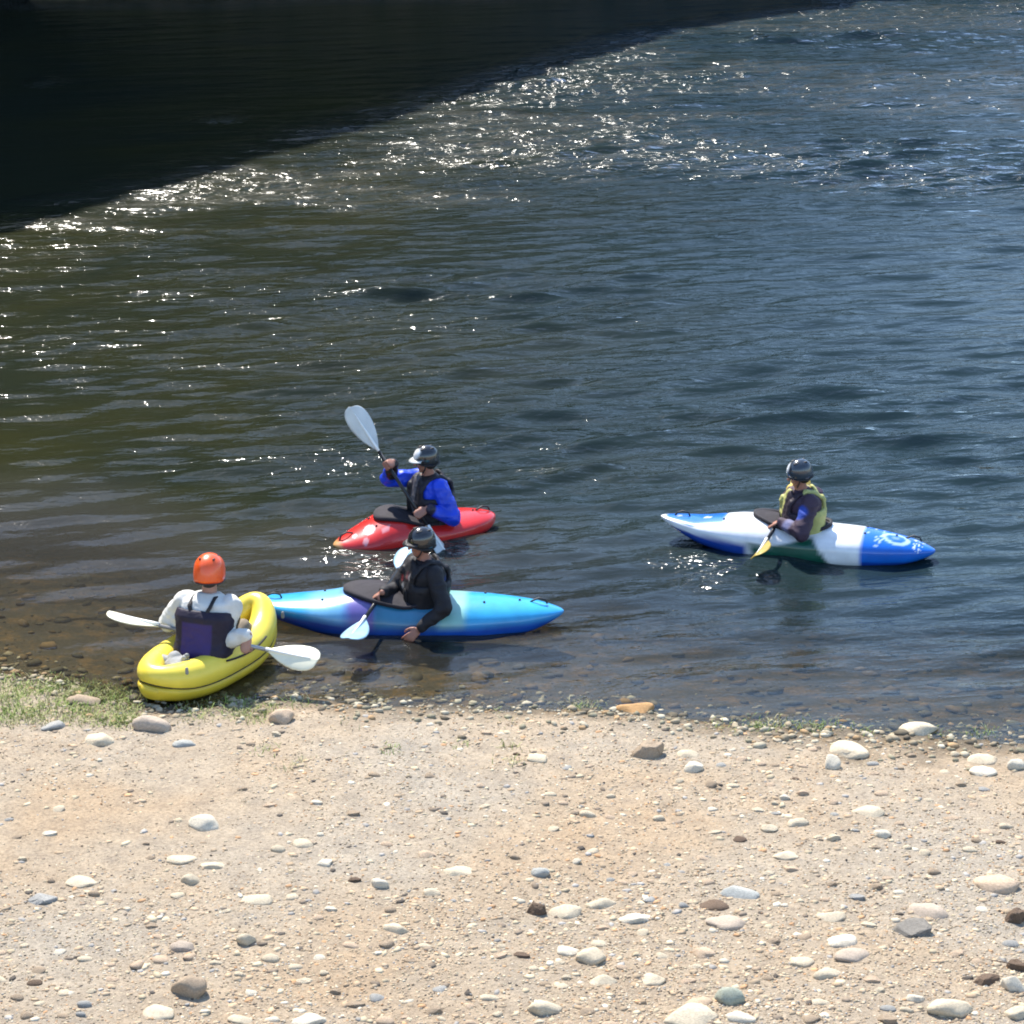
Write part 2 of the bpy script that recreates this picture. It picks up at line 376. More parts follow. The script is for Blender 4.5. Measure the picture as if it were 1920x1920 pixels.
def remeshed(mb, name, voxel, smooth_it=4, wrinkle=0, wr_scale=9, seed=0, cut=None):
    me = mb.mesh('tmp'); o = bpy.data.objects.new('tmp', me); COL.objects.link(o)
    md = o.modifiers.new('r', 'REMESH'); md.mode = 'VOXEL'; md.voxel_size = voxel; md.adaptivity = 0
    if smooth_it:
        ms = o.modifiers.new('s', 'SMOOTH'); ms.factor = .5; ms.iterations = smooth_it
    dg = bpy.context.evaluated_depsgraph_get(); dg.update()
    me2 = bpy.data.meshes.new_from_object(o.evaluated_get(dg)); me2.name = name
    bpy.data.objects.remove(o); bpy.data.meshes.remove(me)
    if wrinkle:
        nv = len(me2.vertices); nrm = [v.normal.copy() for v in me2.vertices]
        for v, q in zip(me2.vertices, nrm):
            p = v.co * wr_scale + Vector((seed, seed, 0)); p = Vector((p.x, p.y, p.z * 1.6))
            w = 1 - abs(noise.noise(p)) * 2.2 + .35 * noise.noise(p * 3)
            v.co += q * wrinkle * w
    return me2

# ------------------------------------------------------------------ kayaks
M_BLACK = mat('black_rubber', (.015, .015, .017), .55, bump=.001, bump_scale=90)
M_PLASTIC = mat('kayak_plastic', rough=.27, spec=.5, vc='col', noise_amt=.17, noise_scale=7, bump=.0006, bump_scale=30, coat=.3)
M_METAL = mat('bolt_metal', (.05, .05, .055), .35, metal=.8, noise_amt=.1)
def S(a, b, x):
    t = np.clip((x - a) / (b - a), 0, 1); return t * t * (3 - 2 * t)
def lerp(a, b, t): return np.asarray(a) * (1 - t[..., None]) + np.asarray(b) * t[..., None]
def make_kayak(name, loc, yaw, L_, Wd, prof, label, colour, roll=0, pitch=0, cock=(-.42, .42, .23), endp=(2.4, .62), nb=3.2, nd=2.1):
    root = empty(name, loc, yaw, label, 'kayak', 'kayaks on the river'); root.rotation_euler = (roll, pitch, yaw)
    nu, nv = 170, 56
    ph = np.linspace(-math.pi / 2, math.pi / 2, nu); t = np.sin(ph) * .9995; x = t * L_ / 2
    P = np.array(prof)         # t, deck z, keel z, sheer z, width share
    tt = np.linspace(-1, 1, 401)
    def sm(col):
        v = np.interp(tt, P[:, 0], P[:, col]); k = np.exp(-np.linspace(-2, 2, 31) ** 2); k /= k.sum()
        v = np.convolve(np.pad(v, 15, mode='edge'), k, 'valid'); return np.interp(t, tt, v)
    zd, zk, zs, ws = sm(1), sm(2), sm(3), sm(4)
    w = Wd / 2 * ws * (1 - np.abs(t) ** endp[0]) ** endp[1]
    close = (1 - np.abs(t) ** 14) ** .5
    zd = zs + (zd - zs) * close; zk = zs - (zs - zk) * close
    th = np.linspace(0, 2 * math.pi, nv, endpoint=False); c, s_ = np.cos(th), np.sin(th)
    yy = np.where(s_ >= 0, np.sign(c) * np.abs(c) ** (2 / nd), np.sign(c) * np.abs(c) ** (2 / nb))
    zu = np.where(s_ >= 0, np.abs(s_) ** (2 / nd * 1.1), -np.abs(s_) ** (2 / nb))
    Y = w[:, None] * yy[None, :]
    Z = zs[:, None] + np.where(zu[None, :] >= 0, (zd - zs)[:, None] * zu[None, :], (zs - zk)[:, None] * zu[None, :])
    # deck creases: a low shoulder line
    X = np.repeat(x[:, None], nv, 1)
    V = np.stack([X, Y, Z], -1).reshape(-1, 3)
    me = mesh_np('hull', V, grid_faces(nu, nv, True)[:, ::-1])
    hgt = (V[:, 2] - np.repeat(zs, nv))
    jit = vnoise(V[:, 0] * 3, V[:, 1] * 3 + V[:, 2] * 4, 1.0, 33, 3)
    vcol(me, colour(V[:, 0] / (L_ / 2), V[:, 1] / (Wd / 2), hgt, jit))
    link('hull', me, M_PLASTIC, root)
    def deck_z(xq, yq=0.0):
        tq = xq / (L_ / 2); d_, z0, w_ = np.interp(tq, t, zd), np.interp(tq, t, zs), np.interp(tq, t, w)
        u = min(.98, abs(yq) / max(w_, 1e-3)); return float(z0 + (d_ - z0) * ((1 - u ** nd) ** (1 / nd)) ** 1.1)
    root['_'] = 0; del root['_']
    # cockpit rim
    x0, x1, hw = cock; cx = (x0 + x1) / 2; hx = (x1 - x0) / 2
    pts = []
    for k in range(48):
        a = 2 * math.pi * k / 48; px = cx + hx * math.cos(a); py = hw * math.sin(a) * (1 - .12 * math.cos(a))
        pts.append((px, py, max(deck_z(px, py), deck_z(px, 0) - .05) + .022))
    mb = MB(); mb.tube(pts, .013, 8, closed=True); mb.build('cockpit_rim', M_BLACK, root)
    # grab handles and bolts
    for sgn, tq in ((1, .84), (-1, -.84)):
        xq = tq * L_ / 2; zq = deck_z(xq); mb = MB()
        mb.tube([(xq - .07, 0, zq - .005), (xq - .055, 0, zq + .03), (xq, 0, zq + .042), (xq + .05, 0, zq + .03 - .01), (xq + .07, 0, deck_z(xq + .07) - .005)], .008, 8)
        mb.build('grab_handle', M_BLACK, root)
    for tq, yq in ((.52, .10), (.52, -.10), (-.5, .10), (-.5, -.10), (-.72, .0)):
        xq = tq * L_ / 2; zq = deck_z(xq, yq); mb = MB(); mb.capsule((xq, yq, zq - .004), (xq, yq, zq + .004), .012, .010, 10)
        mb.build('bolt', M_METAL, root)
    return root, deck_z, pts

BLUE = (.008, .085, .42); CYAN = (.035, .36, .66); NAVY = (.006, .03, .22); PURP = (.16, .10, .36); WHITE = (.80, .81, .82)
def col_blue(t, y, h, j):
    top = S(-.06, .03, h + .02 * j)
    c = lerp(NAVY, (.008, .075, .40), S(-.9, .3, -t))
    deck = lerp(np.array(CYAN), np.array((.03, .30, .62)), S(-.3, .3, j))
    deck = lerp(deck, (.20, .46, .70), S(.32, .42, t + .06 * j) * (1 - S(.52, .66, t + .08 * j)) * .75)  # paler bow patch: sun highlight painted into the deck colour
    deck = lerp(deck, PURP, S(.12, .20, t + .05 * j) * (1 - S(.32, .42, t + .10 * j)) * .9)
    deck = lerp(deck, (.04, .20, .34), (1 - S(.16, .2, t)) * S(-.25, -.2, t))
    deck = lerp(deck, (.30, .55, .42), S(-.44, -.38, t + .04 * j) * (1 - S(-.26, -.2, t + .04 * j)) * .8)
    return lerp(c, deck, top) if False else c * (1 - top[:, None]) + deck * top[:, None]
def col_red(t, y, h, j):
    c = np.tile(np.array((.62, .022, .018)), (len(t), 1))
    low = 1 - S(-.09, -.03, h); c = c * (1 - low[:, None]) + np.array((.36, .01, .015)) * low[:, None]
    def spot(tc, yc, rt, ry, col_, k=1.0):
        nonlocal c
        d = ((t - tc) / rt) ** 2 + ((y - yc) / ry) ** 2 + .35 * j; f = (1 - S(.7, 1.1, d)) * (h > -.02) * k
        c = c * (1 - f[:, None]) + np.array(col_) * f[:, None]
    spot(.60, .28, .07, .22, (.80, .62, .62)); spot(.69, .60, .035, .10, (.75, .45, .48), .7); spot(.77, .2, .03, .09, (.78, .5, .5))
    spot(.45, .62, .06, .08, (.75, .5, .55), .5); spot(-.30, .55, .04, .1, (.8, .55, .5), .8)
    tip = S(.90, .97, t); c = c * (1 - tip[:, None]) + np.array((.62, .32, .12)) * tip[:, None]
    return c
def col_right(t, y, h, j):
    n = len(t); c = np.tile(np.array(WHITE), (n, 1))
    def put(f, col_):
        nonlocal c
        f = np.clip(f, 0, 1); c = c * (1 - f[:, None]) + np.array(col_) * f[:, None]
    blue = (.012, .15, .56)
    put(S(.50, .53, t) * S(.012, .022, h) * (1 - S(.55, .62, np.abs(y) * 1.0 + .0)) * (1 - S(.97, .99, t)), blue)
    put(S(.50, .54, t) * S(.02, .03, h) * (y < .05), blue)
    for k, (tc, yc) in enumerate(((.66, .06), (.64, .10), (.86, .04))):
        put((1 - S(.5, 1.0, ((t - tc) / .025) ** 2 + ((y - yc) / .07) ** 2)) * (h > 0), WHITE)
    put((1 - S(-.05, -.03, h)) * S(.30, .36, t), (.012, .06, .36))
    g = (1 - S(.30, .36, t + .35 * (h + .02) * -6 * .1 + .05 * j)) * S(-.22, -.18, t - h * .6) * (1 - S(-.012, .02, h - .10 * S(-.1, .3, .1 - t) + .0))
    put(g, (.008, .085, .055))
    st = 1 - S(-.52, -.48, t + .03 * j); put(st, (.006, .13, .58))
    # ring emblem on the stern deck and scribbled white marks
    rr = np.sqrt(((t + .72) / .085) ** 2 + ((y - .20) / .26) ** 2)
    put((1 - S(.13, .26, np.abs(rr - 1))) * (h > .0), (.38, .54, .78)); put((1 - S(.25, .40, rr)) * (h > 0) * .5, (.3, .42, .7))
    mark = vnoise(t * 40, y * 7 + t * 9, 1.0, 77, 2)
    put((np.abs(mark) < .07) * ((t < -.52) & (t > -.63) & (h > -.0)) * 1.0, (.42, .56, .78))
    put((np.abs(mark) < .08) * ((t < -.84) & (t > -.95) & (h > .0)) * 1.0, (.6, .7, .85))
    put((1 - S(-.09, -.07, h)) * (t < -.5), (.006, .05, .34))
    return c

# t, deck z, keel z, sheer z, width share
P_BLUE = [(-1, .155, .075, .12, 1), (-.8, .20, -.03, .10, 1), (-.5, .235, -.10, .09, 1), (-.3, .245, -.11, .085, 1), (0, .25, -.11, .085, 1), (.18, .295, -.11, .09, 1), (.32, .29, -.10, .10, 1), (.5, .235, -.07, .12, .98), (.8, .20, .03, .15, .9), (1, .215, .15, .19, .85)]
P_RED = [(-1, .15, .03, .10, 1), (-.7, .18, -.05, .09, 1), (-.3, .20, -.10, .08, 1), (0, .22, -.11, .08, 1), (.22, .285, -.11, .09, 1), (.38, .265, -.11, .08, 1), (.6, .18, -.09, .05, 1), (.85, .10, -.04, .03, .95), (1, .07, .01, .035, .85)]
P_RIGHT = [(-1, .12, .03, .085, 1), (-.8, .18, -.04, .085, 1), (-.5, .23, -.10, .085, 1), (0, .24, -.11, .085, 1), (.2, .28, -.11, .09, 1), (.4, .27, -.09, .105, 1), (.7, .21, -.01, .14, .95), (1, .21, .15, .19, .85)]

def between(pa, za, pb, zb):
    a, b = at(*pa, za), at(*pb, zb); a = Vector((a.x, a.y, 0)); b = Vector((b.x, b.y, 0))
    return a, b, (a + b) / 2, math.atan2(b.y - a.y, b.x - a.x), (b - a).length
# stern -> bow pixel ends at their heights
s_, b_, cB, yawB, lenB = between((1053, 1143), .13, (470, 1122), .19)
kb, dzB, rimB = make_kayak('kayak', cB, yawB, 2.62, .64, P_BLUE, 'cyan and deep blue kayak lying side on in the shallows', col_blue, cock=(-.28, .50, .235))
s_, b_, cR, yawR, lenR = between((928, 957), .12, (625, 1017), .04)
kr, dzR, rimR = make_kayak('kayak', cR - Vector((0, 0, .025)), yawR, lenR, .62, P_RED, 'short red kayak with pale spots on its pointed bow', col_red, cock=(-.30, .38, .235), endp=(2.6, .6))
s_, b_, cW, yawW, lenW = between((1754, 1032), .09, (1239, 967), .19)
kw, dzW, rimW = make_kayak('kayak', cW, yawW, lenW, .64, P_RIGHT, 'white kayak with blue ends and a green middle, floating farthest right', col_right, cock=(-.30, .38, .225), roll=R(3))
print('LENS', lenB, lenR, lenW, math.degrees(yawB), math.degrees(yawR), math.degrees(yawW))

# ---- yellow inflatable
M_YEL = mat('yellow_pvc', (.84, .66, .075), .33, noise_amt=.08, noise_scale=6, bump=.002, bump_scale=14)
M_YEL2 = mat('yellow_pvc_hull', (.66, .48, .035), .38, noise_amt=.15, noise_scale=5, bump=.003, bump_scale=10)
M_DARKW = mat('black_webbing', (.02, .018, .02), .8)
M_GREY = mat('grey_pvc', (.22, .22, .21), .6, noise_amt=.2)
s_, b_, cY, yawY, lenY = between((286, 1292), .12, (490, 1146), .26)
print('YEL', lenY, math.degrees(yawY), cY)
LY = 1.52
def make_inflatable():
    c = Vector((cY.x, cY.y, .0))
    root = empty('inflatable_kayak', c, yawY, 'yellow inflatable kayak with fat tubes, near end on the weedy shore', 'kayak', 'kayaks on the river')
    n = 120; hw = .225
    def path(k):
        a = 2 * math.pi * k / n; t = math.cos(a); ct = math.sin(a)
        x = (LY / 2 - .10) * math.copysign(abs(t) ** .9, t); y = hw * math.copysign(abs(ct) ** .95, ct)
        z = .165 + .19 * max(0, t) ** 4 + .05 * max(0, -t) ** 4; r = .125 - .040 * abs(t) ** 5
        return Vector((x, y, z)), r
    P = [path(k) for k in range(n)]
    mb = MB(); mb.tube([p for p, r in P], .1, 24, closed=True, rs=[r for p, r in P]); mb.build('side_tube', M_YEL, root)
    # lower hull (floor bladder and chine) as a loft
    rings = []
    for i in range(41):
        t = -1 + 2 * i / 40; t *= .97
        w = (hw + .115) * (1 - abs(t) ** 2.6) ** .55 * .98 + .01; x = t * (LY / 2 + .01)
        zt = .13 + .18 * max(0, t) ** 4 + .05 * max(0, -t) ** 4; zb = -.06 + .22 * max(0, t) ** 3 + .12 * max(0, -t) ** 3
        ring = []
        for k in range(28):
            a = 2 * math.pi * k / 28; cc, ss = math.cos(a), math.sin(a)
            yy = w * math.copysign(abs(cc) ** .6, cc); zz = zt if ss >= 0 else zt - (zt - zb) * abs(ss) ** .7
            if ss >= 0: yy = w * cc * .9; zz = zt - .02
            ring.append((x, yy, zz))
        rings.append(ring)
    mb = MB(); mb.loft(rings); mb.build('hull_floor', M_YEL2, root)
    # seam tape round the tube's lower outside
    pts = []
    for k in range(n):
        p, r = P[k]; q = P[(k + 1) % n][0] - P[k - 1][0]; o = Vector((q.y, -q.x, 0)).normalized()
        pts.append(p + o * r * .86 * 1.0 + Vector((0, 0, -r * .56)))
    mb = MB(); mb.tube(pts, .0045, 6, closed=True); mb.build('seam_tape', M_DARKW, root)
    # grab lines along both sides
    for sg in (1, -1):
        pts = []
        for k in range(13):
            x = -.2 + .55 * k / 12; a = math.acos(max(-1, min(1, x / (LY / 2 - .1)))); y = hw * math.sin(a) ** .95
            pts.append((x, sg * (y + .115 + .012 * math.sin(k / 12 * math.pi)), .235 - .02 * math.sin(k / 12 * math.pi)))
        mb = MB(); mb.tube(pts, .008, 6); mb.build('grab_line', M_DARKW, root)
    for x, y in ((-.62, -.27), (.66, -.25), (.66, .25)):
        mb = MB(); mb.capsule((x, y, .28), (x, y, .315), .014, .012, 12); mb.build('valve', M_GREY, root)
    # seat back rest
    mb = MB(); mb.capsule((-.43, -.13, .17), (-.43, .13, .17), .055, .055, 14, flat=2.0, side=(1, 0, 0)); mb.build('seat', M_GREY, root)
    return root
ky = make_inflatable()

# ------------------------------------------------------------------ paddles
def blade_mesh(length, width, asym=.12, thick=.006):
    """blade along +X from 0 (throat) to length; width along Y, spoon along Z"""
    nu, nv = 26, 13; top = []
    for i in range(nu):
        u = i / (nu - 1)
        u = 1 - (1 - u) ** 1.5
        w = width / 2 * float(np.interp(u, [0, .06, .16, .3, .45, .6, .74, .84, .91, .96, .985, 1], [.14, .17, .40, .68, .88, .99, 1, .93, .80, .62, .42, .12]))
        row = []
        for j in range(nv):
            v = -1 + 2 * j / (nv - 1)
            x = u * length + asym * v * length * .12 * u
            z = .028 * u * u - .02 * (v * v) * (w / (width / 2)) + .018 * math.exp(-(v / .13) ** 2) * (1 - .8 * u)
            row.append((x, v * w, z))
        top.append(row)
    V = [p for r in top for p in r] + [(p[0], p[1], p[2] - (thick + .006 * math.exp(-((j / (nv - 1) * 2 - 1) / .3) ** 2))) for r in top for j, p in enumerate(r)]
    n = nu * nv; Fq = []
    for i in range(nu - 1):
        for j in range(nv - 1):
            a = i * nv + j; Fq += [(a, a + nv, a + nv + 1, a + 1), (n + a, n + a + 1, n + a + nv + 1, n + a + nv)]
    def side(seq):
        for a, b in zip(seq[:-1], seq[1:]): Fq.append((a, b, n + b, n + a))
    side([j for j in range(nv)]); side([(nu - 1) * nv + j for j in range(nv)][::-1]); side([i * nv for i in range(nu)][::-1]); side([i * nv + nv - 1 for i in range(nu)])
    mb = MB(); mb.V = V; mb.F = Fq; return mb
def make_paddle(A, B, label, m_blade, m_shaft, face_a, face_b, bl=.45, bw=.20, m_blade2=None):
    """tips at world A and B; face_*: world vector the blade face looks to"""
    A, B = Vector(A), Vector(B); c = (A + B) / 2; d = (B - A).normalized(); Lp = (B - A).length
    root = empty('paddle', c, 0, label, 'paddle', 'kayak paddles')
    mb = MB(); mb.tube([-d * (Lp / 2 - bl + .02), d * 0, d * (Lp / 2 - bl + .02)], .0155, 12); mb.build('shaft', m_shaft, root)
    for sg, face, mm in ((-1, face_a, m_blade), (1, face_b, m_blade2 or m_blade)):
        X = d * sg; Z = Vector(face); Z = (Z - X * Z.dot(X)).normalized(); Y = Z.cross(X)
        M = Matrix((X, Y, Z)).transposed().to_4x4(); M.translation = X * (Lp / 2 - bl)
        b = blade_mesh(bl, bw).xf(M).build('blade', mm, root)
        rb = MB(); us = [0, .12, .3, .5, .7, .85]
        rb.tube([M @ Vector((u * bl, 0, .028 * u * u + .012 * (1 - .7 * u))) for u in us], .01, 8, rs=[.015, .014, .012, .009, .006, .003]); rb.build('rib', M_RIB, b)
    return root
M_RIB = mat('blade_rib', (.82, .82, .78), .3)
M_WBLADE = mat('white_blade', (.58, .60, .58), .3, noise_amt=.2, noise_scale=6)
M_CBLADE = mat('cream_blade', (.82, .78, .58), .35, noise_amt=.08, noise_scale=8)
M_YBLADE = mat('yellow_blade', (.36, .26, .03), .45, noise_amt=.3, noise_scale=8)
M_BBLADE = mat('pale_blue_blade', (.30, .48, .62), .3, noise_amt=.25, noise_scale=9)
M_SHAFT = mat('black_shaft', (.012, .012, .014), .35)
M_ASHAFT = mat('grey_shaft', (.30, .31, .33), .35, metal=.5)

# ------------------------------------------------------------------ people
M_SKIN = mat('skin', (.42, .22, .15), .55, noise_amt=.12, noise_scale=25, sss=.1)
M_SKIN2 = mat('ruddy_skin', (.34, .15, .10), .55, noise_amt=.12, noise_scale=25, sss=.1)
M_HAIR = mat('dark_hair', (.02, .013, .01), .7, bump=.003, bump_scale=120)
M_EYE = mat('eye', (.02, .015, .012), .15)
def ik(sh, wr, l1, l2, pole):
    d = wr - sh; L_ = d.length; L_ = min(L_, (l1 + l2) * .995); dn = d.normalized()
    a = (l1 * l1 - l2 * l2 + L_ * L_) / (2 * L_); h = math.sqrt(max(0, l1 * l1 - a * a))
    p = Vector(pole) - sh; p = (p - dn * p.dot(dn)).normalized()
    return sh + dn * a + p * h, sh + dn * L_
def grip_hand(mb, c, s, wrist_from, inner, pal=None):
    """fingers closed round a shaft through c along s"""
    s = s.normalized()
    if s.dot(inner) < 0: s = -s
    u = c - wrist_from; u = (u - s * u.dot(s)).normalized(); v = s.cross(u)
    if v.z < 0: v = -v
    q = lambda a, b, e: c + u * a + v * b + s * e
    mb.capsule(q(-.035, .030, 0), q(.020, .034, 0), .042, .044, 12, flat=.36, side=s)
    for k, (e, ln) in enumerate(((-.034, .86), (-.012, .97), (.011, 1.0), (.034, .94))):
        pts = [q(.022, .034, e), q(.046 * ln, .012, e), q(.036 * ln, -.020, e), q(.006, -.030, e)]
        for a, b, r0, r1 in ((0, 1, .0105, .0095), (1, 2, .0095, .0088), (2, 3, .0088, .008)): mb.capsule(pts[a], pts[b], r0, r1, 8)
    pts = [q(-.045, .022, .030), q(-.032, -.004, .040), q(-.008, -.026, .034), q(.014, -.030, .026)]
    for a, b, r0, r1 in ((0, 1, .014, .012), (1, 2, .012, .0105), (2, 3, .0105, .009)): mb.capsule(pts[a], pts[b], r0, r1, 8)
    return q(-.085, .024, 0)
def open_hand(mb, wrist, d, nrm, sgn):
    d = d.normalized(); n = (nrm - d * nrm.dot(d)).normalized(); s = d.cross(n) * sgn
    q = lambda a, b, e: wrist + d * a + n * b + s * e
    mb.capsule(q(.03, 0, 0), q(.085, 0, 0), .036, .042, 12, flat=.34, side=s)
    for e, ln in ((-.033, .85), (-.011, .97), (.011, 1.0), (.033, .93)):
        pts = [q(.09, 0, e), q(.09 + .038 * ln, -.006, e * 1.1), q(.09 + .066 * ln, -.022, e * 1.15), q(.09 + .080 * ln, -.042, e * 1.15)]
        for a, b, r0, r1 in ((0, 1, .0105, .0095), (1, 2, .0095, .0088), (2, 3, .0088, .0075)): mb.capsule(pts[a], pts[b], r0, r1, 8)
    pts = [q(.025, -.004, .032), q(.055, -.012, .055), q(.085, -.02, .064), q(.105, -.03, .060)]
    for a, b, r0, r1 in ((0, 1, .014, .012), (1, 2, .012, .0105), (2, 3, .0105, .009)): mb.capsule(pts[a], pts[b], r0, r1, 8)
def se_ring(c, X, Y, rx, ry, n=28, e=2.4):
    out = []
    for k in range(n):
        a = 2 * math.pi * k / n; ca, sa = math.cos(a), math.sin(a)
        out.append(c + X * (rx * math.copysign(abs(ca) ** (2 / e), ca)) + Y * (ry * math.copysign(abs(sa) ** (2 / e), sa)))
    return out
TORSO = [(-.085, .085, .13), (-.05, .115, .165), (.0, .125, .178), (.08, .115, .165), (.16, .108, .150), (.24, .112, .158), (.33, .122, .172), (.40, .118, .178), (.45, .100, .165), (.485, .075, .115), (.51, .058, .070)]
def make_person(P):
    root = empty('person', P['loc'], P['yaw'], P['label'], 'person', P.get('group'))
    ps = P.get('scale', 1.0); root.scale = (ps, ps, ps)
    Wm = Matrix.Translation(P['loc']) @ Matrix.Rotation(P['yaw'], 4, 'Z') @ Matrix.Scale(ps, 4); Wi = Wm.inverted()
    loc = lambda w: Wi @ Vector(w)
    tw = P.get('twist', 0); lean = P.get('lean', 0); side = P.get('side', 0)
    d = Vector((math.sin(lean), math.sin(side), math.cos(lean))).normalized()
    pel = Vector((0, 0, .10))
    def fr(h):      # frame at height h along the spine with progressive twist
        a = tw * min(1, max(0, h / .4)); X = Vector((math.cos(a), math.sin(a), 0)); X = (X - d * X.dot(d)).normalized(); return pel + d * h, X, d.cross(X)
    def torso(mb, g=0.0, lo=-1, hi=2, gy=None):
        rings = []
        for h, rx, ry in TORSO:
            if h < lo - .001 or h > hi + .001: continue
            c, X, Y = fr(h); k = 1 if h < .46 else .6
            rings.append(se_ring(c, X, Y, rx * 1.06 + g * k, ry * 1.10 + (g if gy is None else gy) * k))
        mb.loft(rings)
    c, X, Y = fr(.425); shL, shR = c + Y * .182, c - Y * .182
    nb, X5, Y5 = fr(.50)
    hy, hp = P.get('head_yaw', 0), P.get('head_pitch', 0)
    HM = Matrix.Rotation(tw + hy, 4, 'Z') @ Matrix.Rotation(hp, 4, 'Y')
    hc = nb + Vector((0, 0, .135)) + X5 * .02 + d * .02; HM.translation = hc
    skin = P.get('skin', M_SKIN)
    body = MB(); torso(body, 0)
    body.capsule(nb - d * .03, hc + Vector((0, 0, -.06)), .058, .054, 14)
    hd = MB()
    hd.ellipsoid((0, 0, .015), (.096, .077, .105)); hd.ellipsoid((.022, 0, -.045), (.068, .060, .068)); hd.ellipsoid((.058, 0, -.088), (.026, .028, .022))
    hd.capsule((.088, 0, .005), (.112, 0, -.026), .009, .014, 10); hd.ellipsoid((.080, 0, -.058), (.014, .026, .008)); hd.ellipsoid((.080, 0, .028), (.014, .045, .010))
    for sg in (1, -1): hd.ellipsoid((-.005, sg * .080, -.015), (.020, .010, .032)); hd.ellipsoid((.06, sg * .04, -.028), (.025, .02, .02))
    hd.xf(HM); body.add(hd.V, hd.F)
    jk = MB(); torso(jk, .022)
    arms = {}
    for nm, sh, sg in (('L', shL, 1), ('R', shR, -1)):
        A = P[nm]; tgt = loc(A['hand']); pole = Vector(A['pole'])
        if A.get('shaft') is not None:
            sdir = (Wi.to_3x3() @ Vector(A['shaft'])).normalized()
            wr = grip_hand(body, tgt, sdir, sh + Vector((0, 0, -.25)) if A.get('low') else sh, Vector((0, -sg, 0)))
            el, wr2 = ik(sh, wr, .29, .265, pole)
            body.capsule(wr2, wr, .026, .026, 10)
            wr = wr2
        else:
            el, wr = ik(sh, tgt, .29, .265, pole); open_hand(body, wr, Vector(A['dir']), Vector(A.get('nrm', (0, sg, .3))), sg)
        body.capsule(sh, el, .054, .044, 12); body.capsule(el, wr, .044, .027, 12)
        body.ellipsoid(sh, (.058, .058, .058))
        g = P.get('sleeve', .017)
        jk.ellipsoid(sh - Vector((0, 0, .0)), (.074, .072, .072)); jk.capsule(sh, el, .060 + g, .053 + g, 14); jk.capsule(el, wr - (wr - el).normalized() * .03, .052 + g, .033 + g * .7, 14)
        arms[nm] = (sh, el, wr)
    pants = MB(); c0, X0, Y0 = fr(-.02)
    pants.loft([se_ring(fr(h)[0], fr(h)[1], fr(h)[2], rx, ry) for h, rx, ry in ((-.092, .10, .145), (-.05, .128, .178), (.02, .137, .19), (.09, .128, .18))])
    for sg in (1, -1):
        hip = Vector((.0, sg * .09, .09)); kn = Vector(P.get('knee', (.37, .14, .165))); kn.y *= sg; an = Vector(P.get('ankle', (.58, .08, .05))); an.y *= sg
        body.capsule(hip, kn, .078, .052, 12); body.capsule(kn, an, .050, .036, 12); body.capsule(an, an + Vector((.05, 0, .10)), .034, .026, 10)
        pants.capsule(hip, kn, .090, .064, 14); pants.capsule(kn, an, .062, .048, 14)
    bm = remeshed(body, 'body', .0062, 2); link('body', bm, skin, root)
    jm = remeshed(jk, 'jacket', .009, 3, wrinkle=.0085, wr_scale=8, seed=P.get('seed', 1))
    if P.get('jacket_col'):
        v = verts(jm); vcol(jm, P['jacket_col'](v, arms))
    link(P.get('jacket_name', 'jacket'), jm, P['jacket_mat'], root)
    pm = remeshed(pants, 'trousers', .011, 2, wrinkle=.004); link('trousers', pm, P['pants_mat'], root)
    # eyes, hair
    for sg in (1, -1):
        mb = MB(); mb.ellipsoid((.081, sg * .031, .004), (.011, .014, .008), None, 10, 8); mb.xf(HM).build('eye', M_EYE, root)
    mb = MB(); mb.ellipsoid((-.022, 0, -.005), (.088, .084, .095)); mb.xf(HM).build('hair', M_HAIR, root)
    # helmet: shell to ear level, lower at the back, with rim and chin strap
    rings = []; nu = 40
    for i in range(15):
        ph = R(89 - i * (89 + 16) / 14)
        rings.append([])
        for k in range(nu):
            a = 2 * math.pi * k / nu; ca, sa = math.cos(a), math.sin(a)
            drop = (-.045 * max(0, -ca) - .035 * abs(sa) ** 3) if i > 9 else 0; drop *= (i - 9) / 5 if i > 9 else 0
            rings[-1].append(Vector((-.004 + .124 * math.cos(ph) * ca, .103 * math.cos(ph) * sa, .032 + .112 * math.sin(ph) + drop)))
    outer = rings; inner = [[p - Vector((p.x, p.y, (p.z - .03))) * .06 for p in r] for r in rings]
    mb = MB(); mb.loft(outer + inner[::-1])
    me = mb.mesh('helmet')
    if P.get('helmet_col'): vcol(me, P['helmet_col'](verts(me)))
    hs_ = P.get('helm', .95)
    for v in me.vertices: v.co = HM @ (v.co * hs_)
    hel = link('helmet', me, P['helmet_mat'], root)
    brim = MB(); pts = [outer[-1][k] * hs_ for k in range(nu)]; brim.tube([HM @ p for p in pts], .006, 8, closed=True); brim.build('helmet_rim', M_BLACK, hel)
    if P.get('visor'):
        mb = MB(); rr = []
        for s2 in (0, 1):
            rr.append([HM @ Vector(((.118 + e) * math.cos(a) - .004, (.100 + e * .4) * math.sin(a), .012 + .020 - e * .35 - s2 * .006)) for e in (0,) for a in [R(-62 + 124 * k / 16) for k in range(17)]] +
                      [HM @ Vector(((.118 + .045) * math.cos(a) - .004, (.100 + .02) * math.sin(a), .012 + .006 - s2 * .006)) for a in [R(62 - 124 * k / 16) for k in range(17)]])
        mb.loft(rr); mb.build('visor', P.get('visor_mat', M_BLACK), hel)
    for vx, vy in ((-.055, .045), (-.055, -.045), (.02, .05), (.02, -.05)):
        vz = .032 + .112 * math.sqrt(1 - (vx / .124) ** 2 - (vy / .103) ** 2)
        vb2 = MB(); vb2.capsule(HM @ (Vector((vx - .02, vy, vz - .006)) * hs_), HM @ (Vector((vx + .02, vy, vz - .006)) * hs_), .009, .009, 8); vb2.build('vent', M_BLACK, hel)
